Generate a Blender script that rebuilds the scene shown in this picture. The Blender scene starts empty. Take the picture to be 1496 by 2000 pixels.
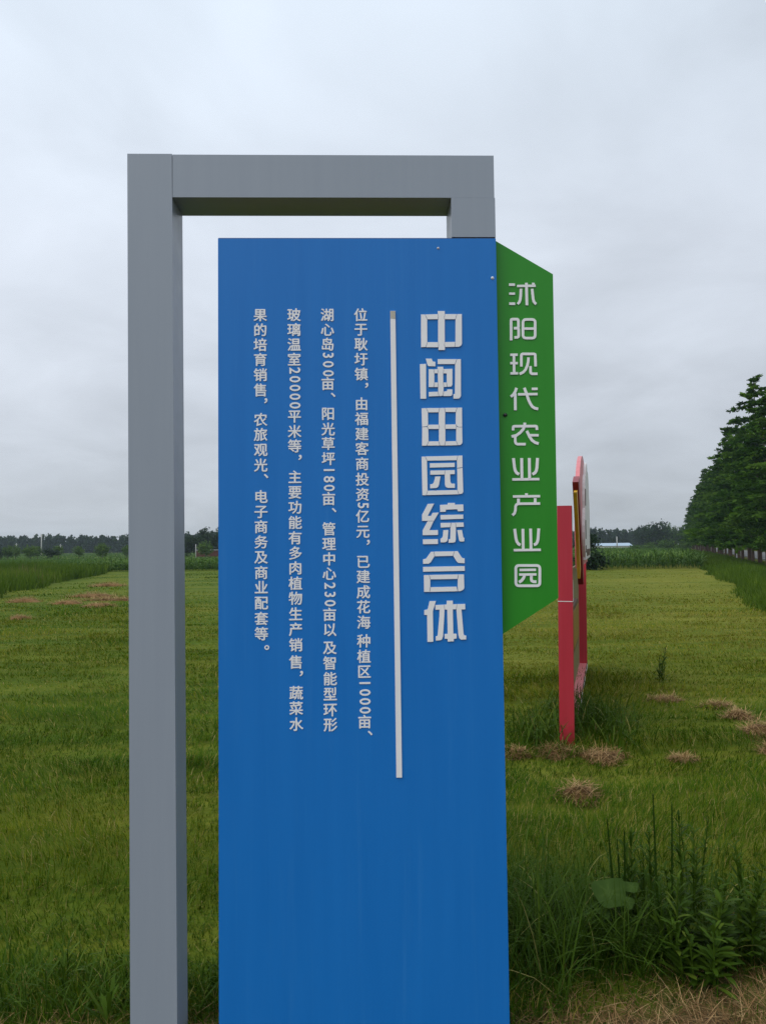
import bpy, bmesh, math, random
import numpy as np
from mathutils import Vector, Matrix

SC = bpy.context.scene
COL = SC.collection
R = math.radians

# ------------------------------------------------------------------ camera
EYE = 1.55
PITCH, ROLL = R(2.55), R(0.62)
cam = bpy.data.cameras.new('camera')
cam.sensor_fit = 'VERTICAL'
cam.sensor_height = 36.0
cam.lens = 27.0
cam.clip_start, cam.clip_end = 0.05, 4000.0
cam_ob = bpy.data.objects.new('camera', cam)
COL.objects.link(cam_ob)
fw = Vector((0, math.cos(PITCH), math.sin(PITCH)))
up0 = Vector((0, -math.sin(PITCH), math.cos(PITCH)))
rt0 = Vector((1, 0, 0))
rt = rt0 * math.cos(ROLL) - up0 * math.sin(ROLL)
up = up0 * math.cos(ROLL) + rt0 * math.sin(ROLL)
cam_ob.matrix_world = Matrix(((rt.x, up.x, -fw.x, 0), (rt.y, up.y, -fw.y, 0), (rt.z, up.z, -fw.z, EYE), (0, 0, 0, 1)))
SC.camera = cam_ob

# ------------------------------------------------------------------ sky, sun, exposure
SUN_EL, SUN_AZ = R(52), R(222)          # azimuth clockwise from +Y: behind the camera, a little to its left
world = bpy.data.worlds.new('World')
SC.world = world
world.use_nodes = True
wn, wl = world.node_tree.nodes, world.node_tree.links
wn.clear()
w_out = wn.new('ShaderNodeOutputWorld')
w_mix = wn.new('ShaderNodeMixShader')
w_sky = wn.new('ShaderNodeTexSky')
w_sky.sky_type = 'NISHITA'
w_sky.sun_disc = False
w_sky.sun_elevation, w_sky.sun_rotation = SUN_EL, SUN_AZ
w_b1 = wn.new('ShaderNodeBackground')
w_b1.inputs['Strength'].default_value = 0.1
wl.new(w_sky.outputs[0], w_b1.inputs['Color'])
w_b2 = wn.new('ShaderNodeBackground')
w_b2.inputs['Strength'].default_value = 1.0
w_tc = wn.new('ShaderNodeTexCoord')
w_sep = wn.new('ShaderNodeSeparateXYZ')
wl.new(w_tc.outputs['Generated'], w_sep.inputs[0])


def wmath(op, a, b=None):
    n = wn.new('ShaderNodeMath')
    n.operation = op
    for i, v in enumerate((a, b)):
        if v is None:
            continue
        if isinstance(v, (int, float)):
            n.inputs[i].default_value = v
        else:
            wl.new(v, n.inputs[i])
    return n.outputs[0]


# cloud deck seen on a plane overhead: direction / (height + small)
w_h = wmath('ADD', wmath('MAXIMUM', w_sep.outputs[2], 0.0), 0.22)
w_cx = wmath('DIVIDE', w_sep.outputs[0], w_h)
w_cy = wmath('DIVIDE', w_sep.outputs[1], w_h)
w_cmb = wn.new('ShaderNodeCombineXYZ')
wl.new(w_cx, w_cmb.inputs[0])
wl.new(w_cy, w_cmb.inputs[1])
w_n = wn.new('ShaderNodeTexNoise')
w_n.inputs['Scale'].default_value = 1.7
w_n.inputs['Detail'].default_value = 5.0
w_n.inputs['Roughness'].default_value = 0.52
w_n.inputs['Distortion'].default_value = 0.4
wl.new(w_cmb.outputs[0], w_n.inputs['Vector'])
w_n2 = wn.new('ShaderNodeTexNoise')
w_n2.inputs['Scale'].default_value = 0.45
w_n2.inputs['Detail'].default_value = 2.0
wl.new(w_cmb.outputs[0], w_n2.inputs['Vector'])
w_r = wn.new('ShaderNodeValToRGB')
cr = w_r.color_ramp
stops = [(0.0, (0.45, 0.49, 0.545)), (0.06, (0.505, 0.545, 0.605)), (0.18, (0.60, 0.645, 0.715)), (0.36, (0.71, 0.77, 0.86)), (0.60, (0.80, 0.895, 1.01)), (1.0, (1.0, 1.08, 1.2))]
while len(cr.elements) < len(stops):
    cr.elements.new(0.5)
for e, (p, c) in zip(cr.elements, stops):
    e.position = p
    e.color = (*c, 1)
wl.new(wmath('MAXIMUM', w_sep.outputs[2], 0.0), w_r.inputs[0])
w_f = wmath('ADD', wmath('MULTIPLY', w_n.outputs[0], 0.62), wmath('MULTIPLY', w_n2.outputs[0], 0.34))
w_f = wmath('ADD', w_f, 0.57)
w_f = wmath('SUBTRACT', w_f, wmath('MULTIPLY', w_sep.outputs[0], 0.20))
w_vm = wn.new('ShaderNodeVectorMath')
w_vm.operation = 'SCALE'
wl.new(w_r.outputs[0], w_vm.inputs[0])
wl.new(w_f, w_vm.inputs['Scale'])
wl.new(w_vm.outputs[0], w_b2.inputs['Color'])
w_mix.inputs[0].default_value = 0.93     # cloud cover
wl.new(w_b1.outputs[0], w_mix.inputs[1])
wl.new(w_b2.outputs[0], w_mix.inputs[2])
wl.new(w_mix.outputs[0], w_out.inputs['Surface'])

sun = bpy.data.lights.new('sun', 'SUN')
sun.energy = 1.25
sun.angle = R(40)
sun.color = (1.0, 0.96, 0.9)
sun_ob = bpy.data.objects.new('sun', sun)
COL.objects.link(sun_ob)
sdir = Vector((math.sin(SUN_AZ) * math.cos(SUN_EL), math.cos(SUN_AZ) * math.cos(SUN_EL), math.sin(SUN_EL)))
sun_ob.rotation_euler = sdir.to_track_quat('Z', 'Y').to_euler()

SC.view_settings.view_transform = 'Standard'
SC.view_settings.look = 'None'
SC.view_settings.exposure = 0.0
SC.view_settings.gamma = 1.0
SC.view_settings.use_curve_mapping = False
SC.render.engine = 'CYCLES'
SC.cycles.max_bounces = 6
SC.cycles.diffuse_bounces = 3
SC.cycles.glossy_bounces = 2
SC.cycles.transmission_bounces = 3
SC.cycles.volume_bounces = 1
SC.cycles.use_denoising = True
SC.cycles.denoiser = 'OPENIMAGEDENOISE'
SC.cycles.denoising_input_passes = 'RGB_ALBEDO_NORMAL'
SC.cycles.denoising_prefilter = 'NONE'

# ------------------------------------------------------------------ helpers
rng = np.random.default_rng(7)
random.seed(7)


def tag(o, label=None, cat=None, group=None, kind=None):
    for k, v in (('label', label), ('category', cat), ('group', group), ('kind', kind)):
        if v:
            o[k] = v
    return o


def empty(name, loc=(0, 0, 0), rz=0.0):
    o = bpy.data.objects.new(name, None)
    o.empty_display_size = 0.2
    o.location = loc
    o.rotation_euler = (0, 0, rz)
    COL.objects.link(o)
    return o


def link(name, me, mat=None, parent=None):
    if mat and not me.materials:
        me.materials.append(mat)
    o = bpy.data.objects.new(name, me)
    COL.objects.link(o)
    o.parent = parent
    return o


def from_pydata(name, v, f, mat=None, parent=None, smooth=False):
    me = bpy.data.meshes.new(name)
    me.from_pydata([tuple(p) for p in v], [], f)
    me.update()
    if smooth:
        me.polygons.foreach_set('use_smooth', [True] * len(me.polygons))
    return link(name, me, mat, parent)


def np_mesh(name, V, faces, tint=None, smooth=False):
    """V (n,3); faces = list of (m,k) int arrays."""
    me = bpy.data.meshes.new(name)
    V = np.ascontiguousarray(V, dtype=np.float32)
    me.vertices.add(len(V))
    me.vertices.foreach_set('co', V.ravel())
    loops = np.concatenate([f.ravel() for f in faces]).astype(np.int32)
    tot = np.concatenate([np.full(len(f), f.shape[1]) for f in faces]).astype(np.int32)
    start = np.concatenate([[0], np.cumsum(tot)[:-1]]).astype(np.int32)
    me.loops.add(len(loops))
    me.loops.foreach_set('vertex_index', loops)
    me.polygons.add(len(tot))
    me.polygons.foreach_set('loop_start', start)
    try:
        me.polygons.foreach_set('loop_total', tot)
    except Exception:
        pass
    me.update(calc_edges=True)
    if smooth:
        me.polygons.foreach_set('use_smooth', np.ones(len(tot), dtype=bool))
    if tint is not None:
        a = me.attributes.new('tint', 'FLOAT', 'POINT')
        a.data.foreach_set('value', np.ascontiguousarray(tint, dtype=np.float32))
    return me


def bm_obj(name, bm, mat, parent=None, bevel=0.0, segs=2):
    if bevel:
        bmesh.ops.bevel(bm, geom=[e for e in bm.edges if e.is_manifold and e.calc_face_angle(0) > 0.5], offset=bevel, segments=segs, affect='EDGES', profile=0.5)
    me = bpy.data.meshes.new(name)
    bm.normal_update()
    bm.to_mesh(me)
    bm.free()
    return link(name, me, mat, parent)


def add_box(bm, x0, x1, y0, y1, z0, z1, shear=0.0):
    vs = [bm.verts.new((x + shear * (z - z0), y, z)) for z in (z0, z1) for x, y in ((x0, y0), (x1, y0), (x1, y1), (x0, y1))]
    for q in ((3, 2, 1, 0), (4, 5, 6, 7), (0, 1, 5, 4), (1, 2, 6, 5), (2, 3, 7, 6), (3, 0, 4, 7)):
        bm.faces.new([vs[i] for i in q])


def box(name, x0, x1, y0, y1, z0, z1, mat, parent=None, bevel=0.0, shear=0.0):
    bm = bmesh.new()
    add_box(bm, x0, x1, y0, y1, z0, z1, shear)
    return bm_obj(name, bm, mat, parent, bevel)


def prism(bm, pts, y0, y1):
    """pts (x,z) outline in order, extruded from y1 (front) to y0 (back) along y."""
    a = sum(pts[i][0] * pts[(i + 1) % len(pts)][1] - pts[(i + 1) % len(pts)][0] * pts[i][1] for i in range(len(pts)))
    if a < 0:
        pts = pts[::-1]
    f = [bm.verts.new((x, y1, z)) for x, z in pts]
    b = [bm.verts.new((x, y0, z)) for x, z in pts]
    fr = bm.faces.new(f)
    n = len(pts)
    bm.faces.new(b[::-1])
    for i in range(n):
        j = (i + 1) % n
        bm.faces.new((f[j], f[i], b[i], b[j]))
    return fr


def tube(pts, radii, n=8):
    V, F = [], []
    pts = [Vector(p) for p in pts]
    for i, p in enumerate(pts):
        d = (pts[min(i + 1, len(pts) - 1)] - pts[max(i - 1, 0)]).normalized()
        a = d.orthogonal().normalized() if i == 0 else (a - d * a.dot(d)).normalized()
        b = d.cross(a)
        for k in range(n):
            t = 2 * math.pi * k / n
            V.append(p + (a * math.cos(t) + b * math.sin(t)) * radii[i])
    for i in range(len(pts) - 1):
        for k in range(n):
            F.append((i * n + k, i * n + (k + 1) % n, (i + 1) * n + (k + 1) % n, (i + 1) * n + k))
    F.append(tuple(range(n))[::-1])
    F.append(tuple((len(pts) - 1) * n + k for k in range(n)))
    return V, F


# ------------------------------------------------------------------ materials
def mat_new(name):
    m = bpy.data.materials.new(name)
    m.use_nodes = True
    nt = m.node_tree
    return m, nt.nodes, nt.links, nt.nodes['Principled BSDF']


def ramp(n, stops):
    r = n.new('ShaderNodeValToRGB')
    while len(r.color_ramp.elements) < len(stops):
        r.color_ramp.elements.new(0.5)
    for e, (p, c) in zip(r.color_ramp.elements, stops):
        e.position = p
        e.color = (*c, 1)
    return r


def noise(n, l, scale, detail=4.0, rough=0.55, stretch=None, coord='Object'):
    tc = n.new('ShaderNodeTexCoord')
    nz = n.new('ShaderNodeTexNoise')
    nz.inputs['Scale'].default_value = scale
    nz.inputs['Detail'].default_value = detail
    nz.inputs['Roughness'].default_value = rough
    if stretch:
        mp = n.new('ShaderNodeMapping')
        mp.inputs['Scale'].default_value = stretch
        l.new(tc.outputs[coord], mp.inputs[0])
        l.new(mp.outputs[0], nz.inputs['Vector'])
    else:
        l.new(tc.outputs[coord], nz.inputs['Vector'])
    return nz.outputs[0]


def painted(name, col, col2, rough=0.45, streak=(9, 9, 0.7), bump=0.02, spec=0.4, dirt=None):
    """paint with faint vertical streaks and blotches; dirt = (colour, amount) for pale run marks"""
    m, n, l, p = mat_new(name)
    r = ramp(n, [(0.3, col), (0.7, col2)])
    l.new(noise(n, l, 2.2, 6, 0.6, streak), r.inputs[0])
    out = r.outputs[0]
    if dirt:
        r2 = ramp(n, [(0.55, (0, 0, 0)), (0.80, (1, 1, 1))])
        l.new(noise(n, l, 2.0, 7, 0.65, (16, 16, 0.55)), r2.inputs[0])
        mu = n.new('ShaderNodeMath')
        mu.operation = 'MULTIPLY'
        mu.inputs[1].default_value = dirt[1]
        l.new(r2.outputs[0], mu.inputs[0])
        mx = n.new('ShaderNodeMix')
        mx.data_type = 'RGBA'
        l.new(mu.outputs[0], mx.inputs[0])
        l.new(out, mx.inputs[6])
        mx.inputs[7].default_value = (*dirt[0], 1)
        out = mx.outputs[2]
    l.new(out, p.inputs['Base Color'])
    rr = n.new('ShaderNodeMapRange')
    rr.inputs[3].default_value = rough - 0.06
    rr.inputs[4].default_value = rough + 0.08
    l.new(noise(n, l, 14, 5), rr.inputs[0])
    l.new(rr.outputs[0], p.inputs['Roughness'])
    p.inputs['Specular IOR Level'].default_value = spec
    if bump:
        b = n.new('ShaderNodeBump')
        b.inputs['Strength'].default_value = bump
        b.inputs['Distance'].default_value = 0.02
        l.new(noise(n, l, 5, 3), b.inputs['Height'])
        l.new(b.outputs[0], p.inputs['Normal'])
    return m


def leafy(name, stops, trans=0.35, rough=0.55):
    """foliage: colour from the per-blade value 'tint', part of the light passing through"""
    m, n, l, p = mat_new(name)
    at = n.new('ShaderNodeAttribute')
    at.attribute_name = 'tint'
    r = ramp(n, stops)
    l.new(at.outputs['Fac'], r.inputs[0])
    l.new(r.outputs[0], p.inputs['Base Color'])
    p.inputs['Roughness'].default_value = rough
    p.inputs['Specular IOR Level'].default_value = 0.08
    tr = n.new('ShaderNodeBsdfTranslucent')
    l.new(r.outputs[0], tr.inputs['Color'])
    mx = n.new('ShaderNodeMixShader')
    mx.inputs[0].default_value = trans
    l.new(p.outputs[0], mx.inputs[1])
    l.new(tr.outputs[0], mx.inputs[2])
    l.new(mx.outputs[0], n['Material Output'].inputs['Surface'])
    return m


M = {}
M['grey'] = painted('grey_paint', (0.262, 0.304, 0.350), (0.278, 0.320, 0.366), 0.38, (10, 10, 0.5), 0.015, 0.5, ((0.36, 0.39, 0.41), 0.10))
M['blue'] = painted('blue_paint', (0.004, 0.155, 0.50), (0.007, 0.170, 0.53), 0.42, (8, 8, 0.6), 0.012, 0.35, ((0.07, 0.27, 0.58), 0.16))
M['green'] = painted('green_paint', (0.016, 0.23, 0.008), (0.022, 0.25, 0.012), 0.42, (8, 8, 0.7), 0.012, 0.4)
M['letter'] = painted('white_acrylic', (0.78, 0.79, 0.78), (0.84, 0.84, 0.83), 0.4, (6, 6, 3), 0.0, 0.4)
M['tape'] = painted('yellowed_acrylic', (0.42, 0.40, 0.33), (0.52, 0.50, 0.42), 0.5, (6, 6, 3), 0.0, 0.3)
M['edge'] = painted('rusty_edge', (0.06, 0.05, 0.045), (0.16, 0.10, 0.07), 0.7, (20, 20, 20), 0.1, 0.2)
M['bolt'] = painted('dark_bolt', (0.008, 0.008, 0.009), (0.02, 0.02, 0.02), 0.3, (20, 20, 20), 0.1, 0.5)
M['rivet'] = painted('bare_metal', (0.45, 0.45, 0.46), (0.6, 0.6, 0.6), 0.45, (30, 30, 30), 0.1, 0.5)
M['red'] = painted('red_paint', (0.40, 0.022, 0.036), (0.45, 0.028, 0.044), 0.42, (8, 8, 0.7), 0.015, 0.4, ((0.50, 0.10, 0.12), 0.2))
M['dark_red'] = painted('dark_red_paint', (0.20, 0.006, 0.012), (0.25, 0.01, 0.016), 0.4, (8, 8, 1), 0.01, 0.4)
M['pink'] = painted('pink_paint', (0.62, 0.17, 0.18), (0.68, 0.22, 0.23), 0.4, (8, 8, 1), 0.01, 0.4)
M['yellow'] = painted('yellow_paint', (0.50, 0.27, 0.012), (0.58, 0.33, 0.02), 0.45, (8, 8, 1), 0.01, 0.4)
M['ochre'] = painted('ochre_print', (0.22, 0.12, 0.015), (0.30, 0.17, 0.025), 0.5, (8, 8, 1), 0.0, 0.3)
M['white'] = painted('white_paint', (0.62, 0.60, 0.58), (0.74, 0.73, 0.71), 0.5, (8, 8, 0.8), 0.01, 0.3, ((0.30, 0.24, 0.20), 0.35))
M['brown'] = painted('brown_print', (0.07, 0.035, 0.02), (0.11, 0.06, 0.035), 0.5, (8, 8, 1), 0.0, 0.3)
M['khaki'] = painted('khaki_sheet', (0.16, 0.13, 0.055), (0.24, 0.20, 0.09), 0.5, (3, 3, 7), 0.01, 0.3)
M['concrete'] = painted('pole_concrete', (0.36, 0.36, 0.35), (0.46, 0.46, 0.45), 0.8, (8, 8, 1), 0.02, 0.2)
M['roofblue'] = painted('pale_sheet_roof', (0.30, 0.40, 0.50), (0.38, 0.48, 0.58), 0.4, (1, 1, 1), 0.0, 0.4)
M['brick'] = painted('red_brick', (0.075, 0.030, 0.022), (0.11, 0.042, 0.028), 0.85, (3, 3, 3), 0.05, 0.2)
M['asphalt'] = painted('asphalt_grey', (0.13, 0.13, 0.13), (0.19, 0.19, 0.185), 0.85, (1, 1, 1), 0.0, 0.2)
M['bark'] = painted('reddish_bark', (0.075, 0.048, 0.036), (0.13, 0.085, 0.066), 0.85, (12, 12, 1.2), 0.3, 0.15)

M['lawn'] = leafy('lawn_grass', [(0.0, (0.022, 0.074, 0.002)), (0.35, (0.060, 0.126, 0.003)), (0.6, (0.130, 0.166, 0.005)), (0.8, (0.215, 0.215, 0.014)), (0.92, (0.28, 0.235, 0.055)), (1.0, (0.38, 0.30, 0.12))], 0.3, 0.7)
M['weed'] = leafy('weed_leaf', [(0.0, (0.030, 0.068, 0.006)), (0.5, (0.062, 0.116, 0.009)), (0.85, (0.15, 0.20, 0.024)), (1.0, (0.32, 0.27, 0.09))], 0.3, 0.5)
M['tall'] = leafy('tall_grass_leaf', [(0.0, (0.032, 0.072, 0.005)), (0.5, (0.075, 0.135, 0.009)), (0.85, (0.14, 0.20, 0.022)), (1.0, (0.17, 0.15, 0.06))], 0.3, 0.7)
M['straw'] = leafy('dry_straw', [(0.0, (0.10, 0.054, 0.022)), (0.5, (0.29, 0.170, 0.072)), (1.0, (0.50, 0.35, 0.17))], 0.15, 0.7)
M['corn'] = leafy('corn_leaf', [(0.0, (0.030, 0.080, 0.012)), (0.5, (0.065, 0.140, 0.020)), (1.0, (0.15, 0.23, 0.045))], 0.3)
M['redwood'] = leafy('redwood_spray', [(0.0, (0.014, 0.044, 0.006)), (0.5, (0.040, 0.104, 0.009)), (1.0, (0.105, 0.20, 0.022))], 0.4, 0.8)
M['roundtree'] = leafy('round_tree_leaf', [(0.0, (0.026, 0.064, 0.012)), (0.5, (0.056, 0.118, 0.020)), (1.0, (0.11, 0.18, 0.035))], 0.3, 0.7)
M['wood'] = leafy('far_wood_leaf', [(0.0, (0.008, 0.020, 0.009)), (0.5, (0.016, 0.038, 0.014)), (1.0, (0.034, 0.064, 0.022))], 0.2, 0.7)
M['pine'] = leafy('pine_needles', [(0.0, (0.008, 0.022, 0.010)), (0.5, (0.016, 0.038, 0.014)), (1.0, (0.035, 0.065, 0.022))], 0.2)
M['bigleaf'] = leafy('broad_leaf', [(0.0, (0.050, 0.100, 0.018)), (1.0, (0.105, 0.175, 0.038))], 0.3, 0.8)
M['trunk'] = painted('grey_bark', (0.05, 0.04, 0.03), (0.10, 0.08, 0.06), 0.9, (12, 12, 1.5), 0.2, 0.1)

# ------------------------------------------------------------------ ground
def lattice(x, y, seed):
    h = np.sin(x * 127.1 + y * 311.7 + seed * 74.7) * 43758.5453
    return h - np.floor(h)


def vnoise(x, y, seed=0):
    x, y = np.asarray(x, float), np.asarray(y, float)
    xi, yi = np.floor(x), np.floor(y)
    fx, fy = x - xi, y - yi
    fx, fy = fx * fx * (3 - 2 * fx), fy * fy * (3 - 2 * fy)
    a, b = lattice(xi, yi, seed), lattice(xi + 1, yi, seed)
    c, d = lattice(xi, yi + 1, seed), lattice(xi + 1, yi + 1, seed)
    return a + (b - a) * fx + (c - a) * fy + (a - b - c + d) * fx * fy


def fnoise(x, y, seed=0):
    return 0.55 * vnoise(x, y, seed) + 0.3 * vnoise(np.asarray(x) * 2.1, np.asarray(y) * 2.1, seed + 3) + 0.15 * vnoise(np.asarray(x) * 4.3, np.asarray(y) * 4.3, seed + 5)


def gz(x, y):
    """height of the ground: flat country with a few centimetres of unevenness near the sign"""
    x, y = np.asarray(x, float), np.asarray(y, float)
    fade = np.clip((60 - np.abs(y)) / 30, 0, 1) * np.clip((60 - np.abs(x)) / 30, 0, 1)
    return fade * (0.10 * (vnoise(x * 0.35, y * 0.35, 2) - 0.5) + 0.03 * (vnoise(x * 1.3, y * 1.3, 4) - 0.5)) * np.clip((np.hypot(x, y - 2.4) - 1.5) / 3, 0.15, 1)


def sstep(a, b, x):
    t = np.clip((np.asarray(x, float) - a) / (b - a), 0, 1)
    return t * t * (3 - 2 * t)


def ground_material():
    m, n, l, p = mat_new('lawn_ground')
    tc = n.new('ShaderNodeTexCoord')
    sp = n.new('ShaderNodeSeparateXYZ')
    l.new(tc.outputs['Object'], sp.inputs[0])
    big = noise(n, l, 0.22, 4, 0.6, (0.55, 1.6, 1))
    fine = noise(n, l, 9.0, 6, 0.7, (0.7, 1.0, 1))
    rows = noise(n, l, 1.0, 5, 0.65, (0.22, 1.5, 1))

    def mth(op, a, b):
        k = n.new('ShaderNodeMath')
        k.operation = op
        for i, v in enumerate((a, b)):
            if isinstance(v, (int, float)):
                k.inputs[i].default_value = v
            else:
                l.new(v, k.inputs[i])
        return k.outputs[0]
    f = mth('ADD', mth('MULTIPLY', big, 0.40), mth('ADD', mth('MULTIPLY', fine, 0.22), mth('MULTIPLY', rows, 0.40)))
    side = mth('MULTIPLY', mth('MAXIMUM', mth('MINIMUM', mth('DIVIDE', sp.outputs[0], 14.0), 1.0), -0.6), 0.07)
    f = mth('ADD', f, side)
    r = ramp(n, [(0.28, (0.028, 0.062, 0.005)), (0.42, (0.064, 0.108, 0.007)), (0.53, (0.116, 0.140, 0.012)), (0.66, (0.18, 0.18, 0.024)), (0.80, (0.27, 0.22, 0.06))])
    l.new(f, r.inputs[0])
    # bare brown soil by the foot of the sign
    s = mth('ADD', mth('SUBTRACT', mth('ADD', 2.62, mth('MULTIPLY', mth('MAXIMUM', sp.outputs[0], 0.0), 0.18)), sp.outputs[1]), mth('MULTIPLY', mth('SUBTRACT', noise(n, l, 2.2, 5, 0.6), 0.5), 1.6))
    s = mth('MAXIMUM', mth('MINIMUM', mth('MULTIPLY', s, 3.0), 1.0), 0.0)
    rs = ramp(n, [(0.3, (0.060, 0.040, 0.024)), (0.6, (0.12, 0.08, 0.048)), (0.8, (0.19, 0.135, 0.08))])
    l.new(noise(n, l, 26, 6, 0.7), rs.inputs[0])
    mx = n.new('ShaderNodeMix')
    mx.data_type = 'RGBA'
    l.new(s, mx.inputs[0])
    l.new(r.outputs[0], mx.inputs[6])
    l.new(rs.outputs[0], mx.inputs[7])
    l.new(mx.outputs[2], p.inputs['Base Color'])
    p.inputs['Roughness'].default_value = 0.95
    p.inputs['Specular IOR Level'].default_value = 0.1
    b = n.new('ShaderNodeBump')
    b.inputs['Strength'].default_value = 0.5
    b.inputs['Distance'].default_value = 0.05
    l.new(noise(n, l, 12, 6, 0.7), b.inputs['Height'])
    l.new(b.outputs[0], p.inputs['Normal'])
    return m


M['ground'] = ground_material()


def axis(lo, hi, fine_lo, fine_hi, step):
    a = list(np.arange(fine_lo, fine_hi + 1e-6, step))
    s, v, left, right = step, fine_lo, [], []
    while v > lo:
        s *= 1.35
        v -= s
        left.append(max(v, lo))
    s, v = step, fine_hi
    while v < hi:
        s *= 1.35
        v += s
        right.append(min(v, hi))
    return np.array(left[::-1] + a + right)


gx, gy = axis(-600, 600, -14, 16, 0.25), axis(-120, 750, 0, 30, 0.25)
GX, GY = np.meshgrid(gx, gy)
V = np.stack([GX, GY, gz(GX, GY)], -1).reshape(-1, 3)
ii = np.arange(len(gx) * len(gy)).reshape(len(gy), len(gx))
Fq = np.stack([ii[:-1, :-1], ii[:-1, 1:], ii[1:, 1:], ii[1:, :-1]], -1).reshape(-1, 4)
tag(link('ground', np_mesh('ground', V, [Fq], smooth=True), M['ground']), kind='structure')

# ------------------------------------------------------------------ the information sign
PSI = R(1.6)
sign = empty('information_sign', (0, 2.4, 0), PSI)
tag(sign, 'tall blue and green sign with white Chinese lettering in a grey metal frame', 'sign')
Z0 = -0.15
PT = 0.14
LEAN = -0.0195 / 2.69
box('post', -0.7750, -0.6350, 0.0, PT, Z0, 2.800, M['grey'], sign, 0.0025, LEAN)
box('beam', -0.6548, 0.3670, 0.0015, PT - 0.001, 2.6605, 2.7985, M['grey'], sign, 0.0025)
box('short_post', 0.2285, 0.3690, 0.001, PT - 0.001, 2.5325, 2.6600, M['grey'], sign, 0.002)
panel = box('blue_panel', -0.5115, 0.3690, 0.0, 0.10, 0.03, 2.5275, M['blue'], sign, 0.003)
box('top_flange', -0.5105, 0.3680, 0.004, 0.096, 2.528, 2.5305, M['edge'], panel)
bm = bmesh.new()
prism(bm, [(0.365, 2.5312 + 0.0065), (0.3710, 2.5360), (0.5590, 2.4240), (0.5548, 1.3795), (0.365, 1.2620)], 0.075, 0.035)
gpanel = bm_obj('green_panel', bm, M['green'], sign, 0.002)

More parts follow.
